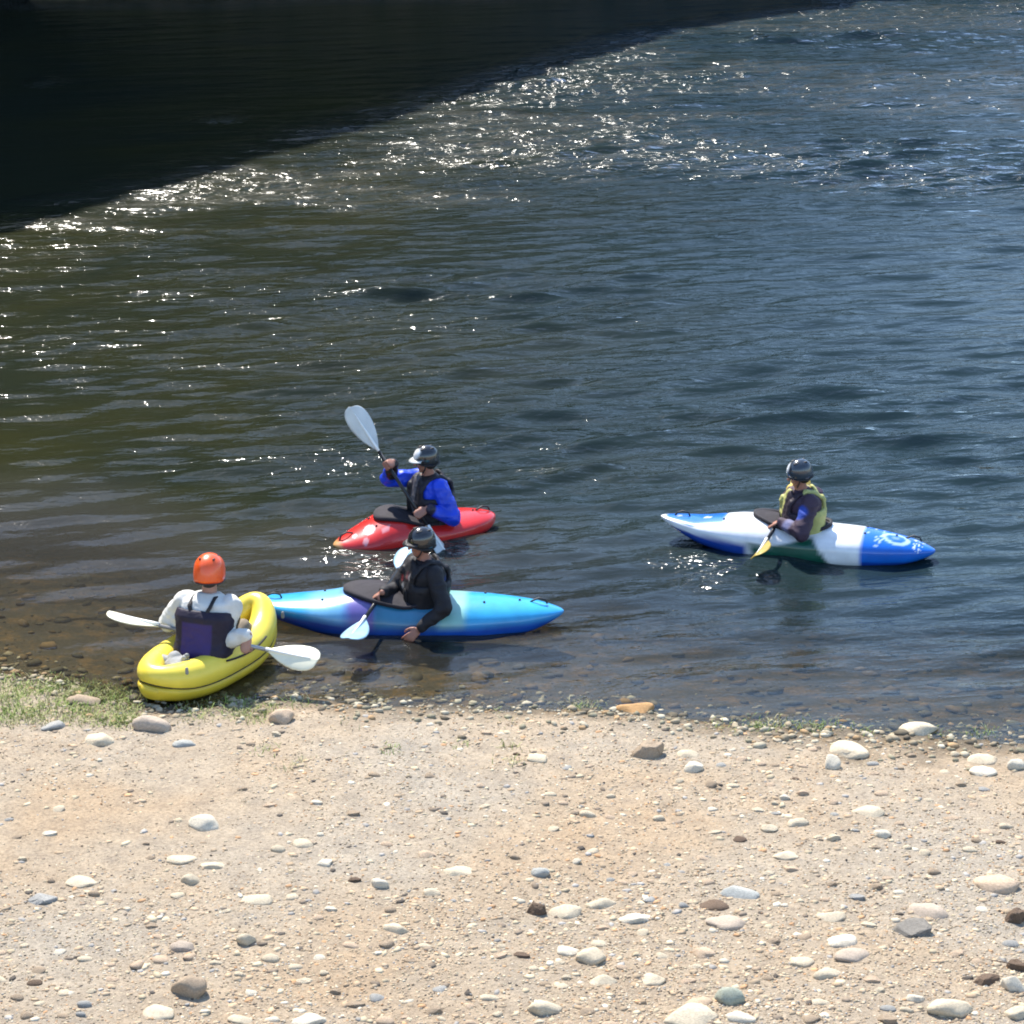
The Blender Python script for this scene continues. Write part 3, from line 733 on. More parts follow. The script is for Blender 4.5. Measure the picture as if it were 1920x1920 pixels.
    st = MB(); st.tube([HM @ Vector(p) for p in ((.02, .088, -.01), (.035, .072, -.06), (.055, .035, -.108), (.058, 0, -.115), (.055, -.035, -.108), (.035, -.072, -.06), (.02, -.088, -.01))], .006, 6); st.build('chin_strap', M_BLACK, hel)
    # life vest
    if P.get('vest_mat'):
        vlo, vhi = P.get('vest_lo', .06), P.get('vest_hi', .34); vb = MB(); rings = []
        hs = np.linspace(vlo, vhi, 8); TT = np.array(TORSO)
        for i, h in enumerate(hs):
            rx, ry = np.interp(h, TT[:, 0], TT[:, 1]), np.interp(h, TT[:, 0], TT[:, 2]); c, X, Y = fr(h)
            g = .052 - .022 * (i in (0, 7)); rings.append(se_ring(c, X, Y, rx * 1.06 + g + .020, ry * 1.1 + .050 - .015 * (i in (0, 7)), 32, 2.8))
        vb.loft(rings)
        if P.get('vest_bib', True):
            for fx in (1, -1):
                c1, X1, Y1 = fr(vhi - .02); c2, X2, Y2 = fr(.44)
                vb.capsule(c1 + X1 * fx * .150, c2 + X2 * fx * .122, .11, .092, 16, flat=.36, side=Y1)
        for sg in (1, -1):
            wdt = P.get('strap_w', .038); path = []
            for h, fx in ((vhi - .02, .165), (.42, .150), (.485, .075), (.505, 0), (.485, -.08), (.42, -.158), (vhi - .02, -.172)):
                c1, X1, Y1 = fr(h); yy = .095 if P.get('vest_bib', True) else (.085 if h > .4 else .06); path.append(c1 + X1 * fx + Y1 * sg * yy)
            if P.get('vest_bib', True):
                for a, b in zip(path[:-1], path[1:]): vb.capsule(a, b, wdt, wdt, 12, flat=.5, side=Y)
            else:
                sb = MB()
                for a, b in zip(path[:-1], path[1:]): sb.capsule(a, b, wdt, wdt, 12, flat=.4, side=Y)
                link('shoulder_strap', remeshed(sb, 'shoulder_strap', .007, 2), P['strap_mat'], root)
        vm = remeshed(vb, 'life_vest', .008, 4, wrinkle=.003, wr_scale=12, seed=4)
        if P.get('vest_col'): vcol(vm, P['vest_col'](verts(vm), fr))
        vest = link('life_vest', vm, P['vest_mat'], root)
        bl = MB(); c, X, Y = fr(vlo + .07); pts = se_ring(c, X, Y, .112 + .056, .155 + .042, 32, 2.8); bl.tube(pts, .009, 6, closed=True); bl.build('waist_belt', M_DARKW, vest)
        if P.get('vest_bib', True):
            for sg in (1, -1):
                pc, PX, PY = fr(vlo + .16); q = pc + PX * .185 + PY * sg * .075
                pk = MB(); pk.capsule(q - d * .03, q + d * .04, .048, .044, 14, flat=.42, side=PY); pk.build('pocket', M_BLK, vest)
        bk = MB(); bk.capsule(c + X * .17 - Y * .02, c + X * .17 + Y * .02, .016, .016, 8, flat=.5, side=(0, 0, 1)); bk.build('buckle', M_METAL, vest)
    # spray skirt
    if P.get('skirt'):
        rim, kroot = P['skirt'][:2]; kM = Matrix.Translation(kroot.location) @ kroot.rotation_euler.to_matrix().to_4x4()
        base = [Wi @ (kM @ (Vector(p) + Vector((0, 0, .006)))) for p in rim]; n = len(base)
        cen = sum(base, Vector()) / n; out = [Vector(((p.x - cen.x) * 1.05 + cen.x, (p.y - cen.y) * 1.06 + cen.y, p.z - .02)) for p in base]
        rings = [out, [Vector(((p.x - cen.x) * 1.04 + cen.x, (p.y - cen.y) * 1.05 + cen.y, p.z + .012)) for p in base]]
        # torso ring with matching start direction
        def tring(h, g):
            c, X, Y = fr(h); res = []
            for p in base:
                a = math.atan2(p.y - c.y, p.x - c.x); rx, ry = .125 + g, .170 + g
                # direction in world xy; project onto torso ellipse
                v = Vector((math.cos(a), math.sin(a), 0)); ux, uy = v.dot(X), v.dot(Y); k = 1 / math.sqrt((ux / rx) ** 2 + (uy / ry) ** 2)
                res.append(c + X * ux * k + Y * uy * k)
            return res
        t0 = tring(.10, .035); t1 = tring(.20, .022)
        for f in (.15, .35, .55, .75, .9):
            rings.append([b.lerp(t, f) + Vector((0, 0, -(.028) * math.sin(f * math.pi))) for b, t in zip([Vector(p) for p in base], t0)])
        rings += [t0, tring(.15, .026), t1]
        kI = kM.inverted(); dzf = P['skirt'][2]
        for r_ in rings[2:7]:
            for p in r_:
                q = kI @ (Wm @ p); zmin = dzf(q.x, q.y) + .016
                if q.z < zmin: q.z = zmin; p[:] = Wi @ (kM @ q)
        mb = MB(); mb.loft(rings); mb.build('spray_skirt', P.get('skirt_mat', M_SKIRT), root)
    return root
M_SKIRT = mat('neoprene', (.020, .016, .022), .85, noise_amt=.3, noise_scale=12, bump=.003, bump_scale=25)
def cloth(name, c, rough=.75, amt=.18): return mat(name, c, rough, .25, noise_amt=amt, noise_scale=9, bump=.0025, bump_scale=45)
def cloth_vc(name, rough=.7): return mat(name, rough=rough, spec=.3, vc='col', noise_amt=.15, noise_scale=10, bump=.0025, bump_scale=45)
M_BLK = cloth('black_cloth', (.014, .013, .015)); M_BLUEJ = mat('blue_drytop', (.010, .055, .62), .42, .45, noise_amt=.2, noise_scale=8, bump=.004, bump_scale=28)
M_WSHIRT = cloth('white_shirt', (.66, .65, .60)); M_KHAKI = cloth('khaki', (.24, .19, .13))
M_VC = cloth_vc('patterned_cloth'); M_VEST = cloth_vc('vest_cloth', .6)
M_HELB = mat('gloss_helmet', rough=.16, spec=.6, vc='col', noise_amt=.08, noise_scale=8, coat=.5)

# --- black paddler in the blue kayak
fB = Vector((math.cos(yawB), math.sin(yawB), 0)); lB = Vector((-fB.y, fB.x, 0))
seatB = at(800, 1170, 0); seatB = cB + fB * ((seatB - cB).dot(fB)); seatB.z = -.045
padB_a = at_y(655, 1202, seatB.y - .86); padB_b = at_y(772, 1030, seatB.y + .85)
dB = (padB_b - padB_a).normalized(); hB = padB_a.lerp(padB_b, .43); print('PADB', (padB_b - padB_a).length, padB_a, padB_b)
pB = make_paddle(padB_a, padB_b, 'paddle with a pale blue rounded blade, held low beside the blue kayak', M_BBLADE, M_SHAFT, (-.15, -.35, .9), (0, -.3, .9), .42, .215)
def colB(v, arms):
    c = np.tile(np.array((.016, .015, .018)), (len(v), 1)); 
    f = (1 - S(-.06, -.02, v[:, 0])) * (np.abs(v[:, 1]) < .16) * S(.30, .36, v[:, 2]) * (1 - S(.46, .52, v[:, 2])); c = lerp(c, (.01, .03, .16), f * .9) if False else c * (1 - f[:, None] * .9) + np.array((.008, .025, .14)) * f[:, None] * .9
    return c
def vestB(v, fr):
    c = np.tile(np.array((.016, .015, .018)), (len(v), 1))
    for (x0, y0, z0, r, col_) in ((.2, .03, .45, .03, (.30, .03, .03)), (.2, .11, .50, .035, (.16, .06, .06)), (.17, .07, .40, .03, (.22, .22, .22)), (.12, .14, .50, .03, (.2, .18, .18))):
        f = 1 - S(.6, 1.2, np.sqrt((v[:, 1] - y0) ** 2 + (v[:, 2] - z0) ** 2) / r); f = f * (v[:, 0] > .02); c = c * (1 - f[:, None]) + np.array(col_) * f[:, None]
    return c
def hel_black(v):
    c = np.tile(np.array((.018, .019, .022)), (len(v), 1)); return c
def hel_patch(yc, zc, r, base=(.018, .019, .022), col_=(.78, .78, .76)):
    def f_(v):
        c = np.tile(np.array(base), (len(v), 1)); f = (1 - S(.8, 1.1, np.sqrt((v[:, 1] - yc) ** 2 + (v[:, 2] - zc) ** 2) / r)) * (v[:, 0] > .0)
        return c * (1 - f[:, None]) + np.array(col_) * f[:, None]
    return f_
make_person(dict(loc=seatB, yaw=yawB, label='paddler all in black with a black helmet, sitting in the blue kayak', group='kayakers', lean=R(2), twist=R(30), head_yaw=R(-8), head_pitch=R(6),
    L=dict(hand=at_y(786, 1180, seatB.y - .40), pole=(-.6, .5, .15), dir=(.7, .2, -.6)), R=dict(hand=hB, pole=(.1, -.6, .1), shaft=dB),
    jacket_mat=M_VC, jacket_col=colB, pants_mat=M_BLK, helmet_mat=M_HELB, helmet_col=hel_black, visor=True, vest_mat=M_VEST, vest_col=vestB, skin=M_SKIN2, skirt=(rimB, kb, dzB), seed=3, sleeve=.014))

# --- blue jacket paddler in the red kayak
fR = Vector((math.cos(yawR), math.sin(yawR), 0)); seatR = at(803, 988, 0); seatR = cR + fR * ((seatR - cR).dot(fR)); seatR.z = -.045
hRu = at_y(727, 872, seatR.y - .18); hRl = at_y(786, 963, seatR.y - .33)
dR = (hRl - hRu).normalized()
tipU = hRu - dR * .62; tipL = hRl + dR * .60
print('RED hands', (hRl - hRu).length, hRu, hRl, seatR)
make_paddle(tipU, tipL, 'white bladed paddle raised by the paddler in the blue jacket', M_WBLADE, M_SHAFT, (.25, -1, .15), (.9, -.4, .5), .47, .21)
def colR(v, arms):
    c = np.tile(np.array((.010, .055, .60)), (len(v), 1))
    for nm in 'LR':
        sh, el, wr = arms[nm]; w = np.array(wr); f = 1 - S(.07, .09, np.linalg.norm(v - w, axis=1)); c = c * (1 - f[:, None]) + np.array((.02, .015, .03)) * f[:, None]
    f = S(.555, .575, v[:, 2]) * (np.abs(v[:, 1]) < .10); c = c * (1 - f[:, None]) + np.array((.012, .012, .014)) * f[:, None]
    return c
def vestR(v, fr):
    c = np.tile(np.array((.022, .020, .026)), (len(v), 1))
    f = (np.abs(v[:, 1] - .03) < .035) * (v[:, 0] > .05) * S(.2, .22, v[:, 2]); c = c * (1 - f[:, None]) + np.array((.13, .12, .13)) * f[:, None]
    return c
M_VCB = mat('blue_drytop_panels', rough=.4, spec=.45, vc='col', noise_amt=.25, noise_scale=8, bump=.004, bump_scale=28)
make_person(dict(loc=seatR, yaw=yawR, label='paddler in a bright blue jacket and dark vest in the red kayak', group='kayakers', lean=R(5), twist=R(10), head_yaw=R(-20), head_pitch=R(8),
    L=dict(hand=hRl, pole=(-.12, .42, -.05), shaft=dR), R=dict(hand=hRu, pole=(.2, -.5, .1), shaft=dR),
    jacket_mat=M_VCB, jacket_col=colR, pants_mat=M_BLK, helmet_mat=M_HELB, helmet_col=hel_patch(.02, .08, .05), visor=True, visor_mat=M_WBLADE, vest_mat=M_VEST, vest_col=vestR, skin=M_SKIN2, skirt=(rimR, kr, dzR), seed=5, sleeve=.022))

# --- paddler in the white and blue kayak
fW = Vector((math.cos(yawW), math.sin(yawW), 0)); seatW = at(1508, 1030, 0); seatW = cW + fW * ((seatW - cW).dot(fW)); seatW.z = -.045
padW_a = at_y(1418, 1047, seatW.y - .72); padW_b = at_y(1508, 895, seatW.y + 1.0)
dW = (padW_b - padW_a).normalized(); hW1 = padW_a.lerp(padW_b, .36); hW2 = padW_a.lerp(padW_b, .60); print('PADW', (padW_b - padW_a).length, padW_a, padW_b)
make_paddle(padW_a, padW_b, 'paddle with a muddy yellow blade dipped beside the green side of the white kayak', M_YBLADE, M_SHAFT, (-.55, -.75, .3), (.0, -.8, .6), .40, .19)
def colW(v, arms):
    c = np.tile(np.array((.055, .035, .055)), (len(v), 1))
    sh, el, wr = [np.array(q) for q in arms['L']]
    f = 1 - S(.05, .085, np.linalg.norm(v - (sh * .65 + el * .35) - np.array((.045, .045, .02)), axis=1)); c = c * (1 - f[:, None]) + np.array((.03, .07, .36)) * f[:, None]
    f = 1 - S(.05, .09, np.linalg.norm(v - (el * .5 + wr * .5), axis=1)); c = c * (1 - f[:, None] * .8) + np.array((.22, .24, .42)) * f[:, None] * .8
    sh, el, wr = [np.array(q) for q in arms['R']]; ax = (el - sh) / np.linalg.norm(el - sh); tt = (v - sh) @ ax
    f = (v[:, 1] < -.12) * (1 - S(.13, .16, tt)); c = c * (1 - f[:, None]) + np.array((.50, .38, .09)) * f[:, None]
    return c
def vestW(v, fr):
    c = np.tile(np.array((.44, .43, .15)), (len(v), 1))
    f = (v[:, 0] > .02) * S(.07, .09, v[:, 1]); c = c * (1 - f[:, None]) + np.array((.03, .02, .03)) * f[:, None]
    f = (v[:, 0] > .02) * (1 - S(-.02, .0, v[:, 1])); c = c * (1 - f[:, None]) + np.array((.06, .03, .04)) * f[:, None]
    f = (1 - S(.17, .19, v[:, 2])); c = c * (1 - f[:, None]) + np.array((.03, .02, .03)) * f[:, None]
    return c
make_person(dict(loc=seatW, yaw=yawW, label='paddler in a lime yellow life vest and plum jacket in the white kayak', group='kayakers', lean=R(6), twist=R(30), head_yaw=R(-8), head_pitch=R(14),
    L=dict(hand=hW1, pole=(-.2, .6, .15), shaft=dW), R=dict(hand=hW2, pole=(.1, -.6, .2), shaft=dW),
    jacket_mat=M_VC, jacket_col=colW, pants_mat=M_BLK, helmet_mat=M_HELB, helmet_col=hel_patch(-.02, .075, .055, (.03, .04, .055), (.7, .74, .76)), vest_mat=M_VEST, vest_col=vestW, skin=M_SKIN2, skirt=(rimW, kw, dzW), seed=9, sleeve=.02))

# --- orange helmet paddler in the yellow inflatable
fY = Vector((math.cos(yawY), math.sin(yawY), 0)); seatY = Vector((cY.x, cY.y, 0)) + fY * (-.16) + Vector((.07, -.03, 0)); seatY.z = .075
yawP = R(72)
pYc = at(400, 1199, .40)
tipYa = at(204, 1152, .44); tipYb = at(598, 1240, .28)
dY = (tipYb - tipYa).normalized(); print('YPAD', (tipYb - tipYa).length, seatY)
make_paddle(tipYa, tipYb, 'paddle with cream white blades, held across the yellow kayak', M_CBLADE, M_ASHAFT, (.1, .2, 1), (.10, -.75, .8), .44, .215, None)
def on_line(px):  # point of the paddle line that shows at pixel column px
    lo, hi = 0.0, 1.0
    for _ in range(40):
        t = (lo + hi) / 2; p = tipYa.lerp(tipYb, t); q = p - Vector((0, 0, H)); x = 960 + F * q.x / (q.y * CP - q.z * SP)
        if x < px: lo = t
        else: hi = t
    return tipYa.lerp(tipYb, lo)
def vestY(v, fr):
    c = np.tile(np.array((.036, .022, .115)), (len(v), 1))
    f = np.maximum(S(.115, .13, np.abs(v[:, 1])), S(.425, .44, v[:, 2])); c = c * (1 - f[:, None]) + np.array((.018, .014, .03)) * f[:, None]
    return c
M_ORANGE = mat('orange_helmet', (.80, .10, .015), .34, noise_amt=.08, noise_scale=8, coat=.4)
make_person(dict(loc=seatY, yaw=yawP, label='paddler in orange helmet, white shirt and purple vest, seen from behind', group='kayakers', lean=R(15), twist=R(0), head_yaw=R(10), head_pitch=R(10),
    L=dict(hand=on_line(346), pole=(-.15, .32, -.3), shaft=dY), R=dict(hand=on_line(464), pole=(-.15, -.6, -.05), shaft=dY), scale=1.03, helm=1.16,
    jacket_mat=M_WSHIRT, jacket_name='shirt', pants_mat=M_KHAKI, helmet_mat=M_ORANGE, vest_mat=M_VEST, vest_col=vestY, vest_bib=False, vest_lo=.02, vest_hi=.385, strap_w=.018, strap_mat=M_DARKW, skin=M_SKIN,
    knee=(.36, .16, .24), ankle=(.70, .10, .02), seed=11, sleeve=.028))
# pale grey bag behind the seat
def make_bag():
    c = Vector((cY.x, cY.y, 0)) + fY * (-.44) + Vector((.04, 0, 0)); root = empty('dry_bag', (c.x, c.y, .13), yawY, 'crumpled pale grey bag stowed behind the paddler in the yellow kayak', 'bag')
    mb = MB(); mb.ellipsoid((0, 0, .07), (.10, .13, .09)); mb.ellipsoid((.02, .05, .12), (.06, .06, .06)); mb.capsule((0, -.05, .12), (-.01, -.07, .17), .045, .02)
    me = remeshed(mb, 'sack', .008, 2, wrinkle=.006, wr_scale=10, seed=2); link('sack', me, cloth('pale_grey_cloth', (.36, .36, .35)), root)
    b2 = MB(); b2.capsule((.0, -.062, .16), (.0, -.082, .185), .024, .020, 12); b2.build('roll_closure', M_GREY, root)
make_bag()

# ------------------------------------------------------------------ stones
STONE_COL = dict(cream=(.62, .52, .37), white=(.70, .62, .48), grey=(.36, .35, .32), bluegrey=(.42, .42, .38), tan=(.38, .29, .20), brown=(.16, .11, .075), orange=(.52, .30, .13), peach=(.56, .42, .29), pink=(.48, .39, .30), dark=(.22, .20, .17), green=(.36, .38, .30))
STONE_M = {}
def stone_mat(k):
    if k not in STONE_M:
        c = STONE_COL[k]; m = mat('stone_' + k, c, .85, .25, noise_amt=.28, noise_scale=9, bump=.006, bump_scale=22); STONE_M[k] = m
    return STONE_M[k]
def stone_mesh(seed, angular=0.0, sub=3):
    if angular > .45:
        r = random.Random(seed * 7); bm = bmesh.new()
        for k in range(26):
            a = r.uniform(0, 6.28); h = r.choice((-.6, -.2, .45, .9)); q = r.uniform(.85, 1.05) if h < .3 else r.uniform(.35, .88)
            bm.verts.new((math.cos(a) * q + (.15 if h > 0 else 0), math.sin(a) * q - (.1 if h > 0 else 0), h + r.uniform(-.08, .08)))
        res = bmesh.ops.convex_hull(bm, input=bm.verts)
        bmesh.ops.delete(bm, geom=[g for g in res['geom_interior'] if isinstance(g, bmesh.types.BMVert)], context='VERTS')
        bmesh.ops.bevel(bm, geom=list(bm.edges), offset=.10, segments=2, affect='EDGES', profile=.6)
        bmesh.ops.triangulate(bm, faces=bm.faces); bmesh.ops.subdivide_edges(bm, edges=bm.edges, cuts=2)
        for v in bm.verts: v.co *= 1 + .10 * noise.noise(v.co * 1.8 + Vector((seed, 0, 0))) + .05 * noise.noise(v.co * 5 + Vector((seed, 9, 0)))

        me = bpy.data.meshes.new('stone'); bm.to_mesh(me); bm.free(); return me
    bm = bmesh.new(); bmesh.ops.create_icosphere(bm, subdivisions=sub, radius=1)
    r = random.Random(seed); planes = [(Vector((r.gauss(0, 1), r.gauss(0, 1), r.gauss(0, .8))).normalized(), r.uniform(.5, .85)) for _ in range(9 if angular else 6)]
    off = Vector((seed * 3.1, seed * 1.7, 0))
    for v in bm.verts:
        p = v.co.copy(); p *= 1 + .30 * noise.noise(p * 1.1 + off) + .12 * noise.noise(p * 2.7 + off) + .04 * noise.noise(p * 7 + off)
        for n, dd in planes:
            e = p.dot(n) - dd
            if e > 0: p -= n * e * (.95 if angular else .8)
        v.co = p
    me = bpy.data.meshes.new('stone'); bm.to_mesh(me); bm.free()
    me.polygons.foreach_set('use_smooth', [not angular or angular < .5] * len(me.polygons)); return me
# px, py, width px, height px, colour, angular, label
STONES = [
 (285, 1355, 70, 38, 'pink', 0, 'smooth grey pink stone just below the shadow of the yellow kayak'),
 (530, 1345, 48, 32, 'peach', 0, 'rounded peach stone on the bank, right of the yellow kayak shadow'),
 (160, 1310, 66, 28, 'tan', 0, 'tan stone half sunk in the weeds left of the yellow kayak'),
 (345, 1392, 42, 20, 'bluegrey', 0, 'blue grey stone on the bank below the yellow kayak'),
 (188, 1380, 72, 34, 'cream', 0, 'broad cream stone heap at the edge of the weeds, below the tan one'),
 (105, 1356, 56, 24, 'grey', .2, 'flat grey stone among the weeds near the left edge'),
 (385, 1540, 62, 32, 'white', 0, 'nearly white stone alone on the sandy slope below the yellow kayak'),
 (342, 1606, 56, 26, 'cream', 0, 'left one of two cream stones touching, left side of the beach'),
 (398, 1620, 50, 18, 'cream', 0, 'right and flatter one of two cream stones touching, left side of the beach'),
 (568, 1578, 42, 18, 'cream', 0, 'small cream dome right of the nearly white stone'),
 (608, 1615, 38, 18, 'white', 0, 'small white stone below the cream dome in mid beach'),
 (800, 1600, 44, 14, 'peach', 0, 'thin peach stone lying in an orange patch of sand'),
 (80, 1682, 62, 26, 'grey', .6, 'jagged grey stone near the left edge with a dark side'),
 (152, 1650, 58, 16, 'cream', 0, 'long flat cream stone above and right of the jagged grey one'),
 (358, 1648, 36, 22, 'cream', 0, 'small cream stone below the two touching ones'),
 (357, 1848, 68, 50, 'tan', 0, 'big round brownish stone near the bottom left, tallest on that side'),
 (298, 1892, 72, 28, 'cream', 0, 'wide cream stone at the foot of the round brownish one'),
 (580, 1908, 62, 30, 'white', 0, 'white stone cut by the bottom edge, left of centre'),
 (452, 1907, 48, 22, 'cream', 0, 'cream stone at the bottom edge between the wide cream one and the white one'),
 (462, 1760, 36, 28, 'cream', 0, 'small upright cream stone in the lower left quarter'),
 (482, 1682, 62, 24, 'cream', 0, 'tilted cream slab left of the middle of the beach'),
 (342, 1770, 46, 28, 'pink', 0, 'pale pinkish disc of stone above the round brownish one'),
 (742, 1737, 52, 26, 'cream', 0, 'cream and grey stone beside an orange stain in the lower middle'),
 (808, 1671, 38, 16, 'cream', 0, 'small pale slab above the stone by the orange stain'),
 (712, 1655, 32, 20, 'white', 0, 'small white lump in the middle of the beach'),
 (862, 1632, 60, 18, 'cream', 0, 'curved cream stone just left of the beach centre'),
 (1190, 1324, 80, 36, 'orange', .3, 'orange tan rock at the waterline with weeds beside it'),
 (1214, 1405, 66, 38, 'tan', .7, 'angular tan rock with a dark shaded side, near the water in the middle'),
 (1288, 1411, 46, 20, 'cream', 0, 'small cream stone right of the angular tan rock near the water'),
 (1300, 1436, 38, 30, 'white', 0, 'pale lump below the small stone, right of the angular tan rock'),
 (1592, 1399, 84, 40, 'cream', 0, 'large pale yellow rock at the water edge towards the right'),
 (1560, 1429, 40, 32, 'white', 0, 'white stone leaning against the large pale yellow rock'),
 (1722, 1364, 84, 38, 'cream', .4, 'large cream rock standing at the waterline far right'),
 (1842, 1420, 56, 24, 'cream', 0, 'upper one of two cream stones near the right edge of the water'),
 (1842, 1444, 62, 24, 'white', 0, 'lower and whiter one of two stones near the right edge of the water'),
 (1902, 1433, 38, 24, 'white', 0, 'round white stone by the right edge below the water'),
 (1010, 1420, 52, 14, 'cream', 0, 'thin cream stone below the water in mid picture'),
 (1628, 1521, 64, 22, 'cream', 0, 'long cream stone with a shadow, upper right of the beach'),
 (1498, 1540, 42, 20, 'cream', 0, 'cream stone left of and below the long one, upper right of the beach'),
 (1442, 1551, 34, 18, 'cream', 0, 'small slanting cream stone, left of its larger neighbour in the upper right of the beach'),
 (1652, 1562, 38, 20, 'white', 0, 'little white stone below the long cream one'),
 (1472, 1599, 52, 22, 'cream', 0, 'rounded cream stone above the pale oval one'),
 (1015, 1634, 40, 22, 'bluegrey', 0, 'blue grey stone in the middle of the beach'),
 (1392, 1666, 80, 36, 'bluegrey', 0, 'large smooth pale grey oval stone, right of the beach centre'),
 (1126, 1689, 58, 28, 'cream', 0, 'slanting cream stone right of the dark brown one'),
 (1006, 1702, 38, 26, 'brown', .5, 'dark brown stone below the blue grey one in mid beach'),
 (1063, 1708, 62, 18, 'cream', 0, 'flat cream stone touching the dark brown one on its right'),
 (1195, 1715, 74, 30, 'white', .3, 'wide whitish peaked stone below the slanting cream one'),
 (1338, 1695, 60, 16, 'brown', 0, 'flat brown stone just below the large pale grey oval'),
 (1360, 1726, 78, 26, 'pink', 0, 'pale pinkish grey oval stone, second below the large pale grey oval'),
 (1562, 1714, 62, 22, 'cream', 0, 'cream stone left of the angular dark faced rock'),
 (1745, 1702, 80, 34, 'pink', 0, 'broad pinkish rock just above the angular dark faced one'),
 (1702, 1737, 92, 38, 'dark', .9, 'dark grey angular rock, the darkest large one at the lower right'),
 (1902, 1717, 46, 34, 'brown', .6, 'brown rock cut by the right edge, level with the angular dark faced one'),
 (1868, 1656, 94, 26, 'peach', 0, 'long peach stone reaching towards the right edge'),
 (1066, 1778, 48, 20, 'white', 0, 'white stone left of the cream egg shaped one'),
 (1110, 1792, 54, 34, 'cream', 0, 'cream egg shaped stone in the lower middle'),
 (1320, 1781, 58, 26, 'peach', 0, 'peach dome in the lower part, right of the egg shaped stone'),
 (1582, 1760, 62, 26, 'white', 0, 'white stone lying above a pinkish grey slab, lower right'),
 (1602, 1788, 78, 26, 'pink', 0, 'pinkish grey slab below a white stone, lower right'),
 (1500, 1799, 50, 20, 'cream', 0, 'cream stone left of the pinkish grey slab'),
 (1552, 1819, 56, 28, 'cream', 0, 'cream stone below the pinkish grey slab'),
 (1222, 1831, 54, 22, 'cream', 0, 'cream stone below and right of the egg shaped one'),
 (1130, 1835, 56, 18, 'cream', 0, 'flat cream stone straight below the egg shaped one'),
 (1362, 1864, 60, 38, 'green', 0, 'grey green stone near the bottom, right of centre'),
 (1312, 1873, 52, 24, 'peach', 0, 'peach stone touching the left of the grey green one'),
 (1388, 1901, 58, 28, 'white', 0, 'white stone below the grey green one, at the bottom edge'),
 (1022, 1887, 66, 36, 'cream', 0, 'cream stone at the bottom edge near the centre'),
 (1290, 1905, 104, 20, 'cream', 0, 'longest cream stone, slanting down to the bottom edge right of centre'),
 (1780, 1886, 76, 46, 'cream', 0, 'large cream stone in the bottom right corner area'),
 (1716, 1869, 34, 20, 'white', 0, 'small white stone left of the large cream one in the lower right'),
 (1898, 1843, 52, 38, 'white', .2, 'white rock at the right edge under brown ones'),
 (1850, 1832, 54, 26, 'brown', .5, 'brown stone touching the left of the white rock at the right edge'),
 (1905, 1896, 52, 28, 'cream', 0, 'cream stone in the very corner at the lower right'),
 (1905, 1808, 44, 26, 'brown', .6, 'brown stone at the right edge above the white rock'),
]
def place_stone(me, px, py, w, h, key, label, group=None, cat='stone', seed=0, depth=None):
    p = on_ground(px, py + h * .25); sc = F / (p.y * CP + (H - p.z) * SP)
    rx = w / sc / 2; dpr = rx * (.75 if depth is None else depth)
    # projected half height = sqrt((rz cos)^2 + (ry sin)^2)
    a = math.atan2(H - p.z, p.y); hh = h / sc / 2; rz = math.sqrt(max((hh * 1.05) ** 2 - (dpr * math.sin(a)) ** 2, (rx * .28) ** 2)) / math.cos(a)
    rz = min(rz * 1.15, rx * .95)
    o = bpy.data.objects.new('stone', me); COL.objects.link(o); o.scale = (rx * 1.05, dpr, rz); o.location = (p.x, p.y, p.z + rz * (.15 if h / w > .5 else -.10))
    rr = random.Random(seed); o.rotation_euler = (rr.uniform(-.12, .12), rr.uniform(-.12, .12), rr.uniform(-.35, .35))
    o.material_slots  # slot on object so that meshes can be shared
    if not me.materials: me.materials.append(None)
    o.material_slots[0].link = 'OBJECT'; o.material_slots[0].material = stone_mat(key)
    tag(o, label, cat, group); return o
for i, (px, py, w, h, k, ang, lab) in enumerate(STONES):
    place_stone(stone_mesh(i + 1, ang), px, py, w, h, k, lab, 'large stones on the beach', seed=i)
# dark shaded sides come from the sun; medium cobbles that nothing tells apart
proto = [stone_mesh(200 + k, .6 if k % 4 == 0 else 0, 2) for k in range(10)]
taken = [(s[0], s[1], s[2] / 2) for s in STONES]; rr = random.Random(42); cnt = 0
KEYS = [('cream', 'small cream cobble scattered on the beach gravel'), ('white', 'small whitish cobble scattered on the beach gravel'), ('peach', 'small peach cobble scattered on the beach gravel'), ('grey', 'small grey cobble scattered on the beach gravel'), ('tan', 'small tan cobble scattered on the beach gravel'), ('brown', 'small brown cobble scattered on the beach gravel')]
WT = [.38, .12, .20, .07, .20, .03]
while cnt < 215:
    py = 1340 + 585 * rr.random() ** .8; px = rr.uniform(-15, 1935)
    if rr.random() < (.75 if (px < 1000 and py < 1780) else .15): continue
    if py < 1400 and px > 560 and rr.random() < .5: continue
    if float(shore_y(at(px, py).x)) < at(px, py).y + .08: continue
    w = rr.uniform(18, 36) * (.75 + .4 * (py - 1340) / 580)
    if any(abs(px - a) < (r + w * .55) and abs(py - b) < (r + w * .5) * .55 for a, b, r in taken): continue
    taken.append((px, py, w / 2)); k = rr.choices(range(6), WT)[0]
    place_stone(proto[cnt % 10], px, py, w, w * rr.uniform(.35, .55), KEYS[k][0], KEYS[k][1], KEYS[k][1].replace('small', 'small').replace('cobble scattered', 'cobbles scattered'), seed=cnt + 500); cnt += 1

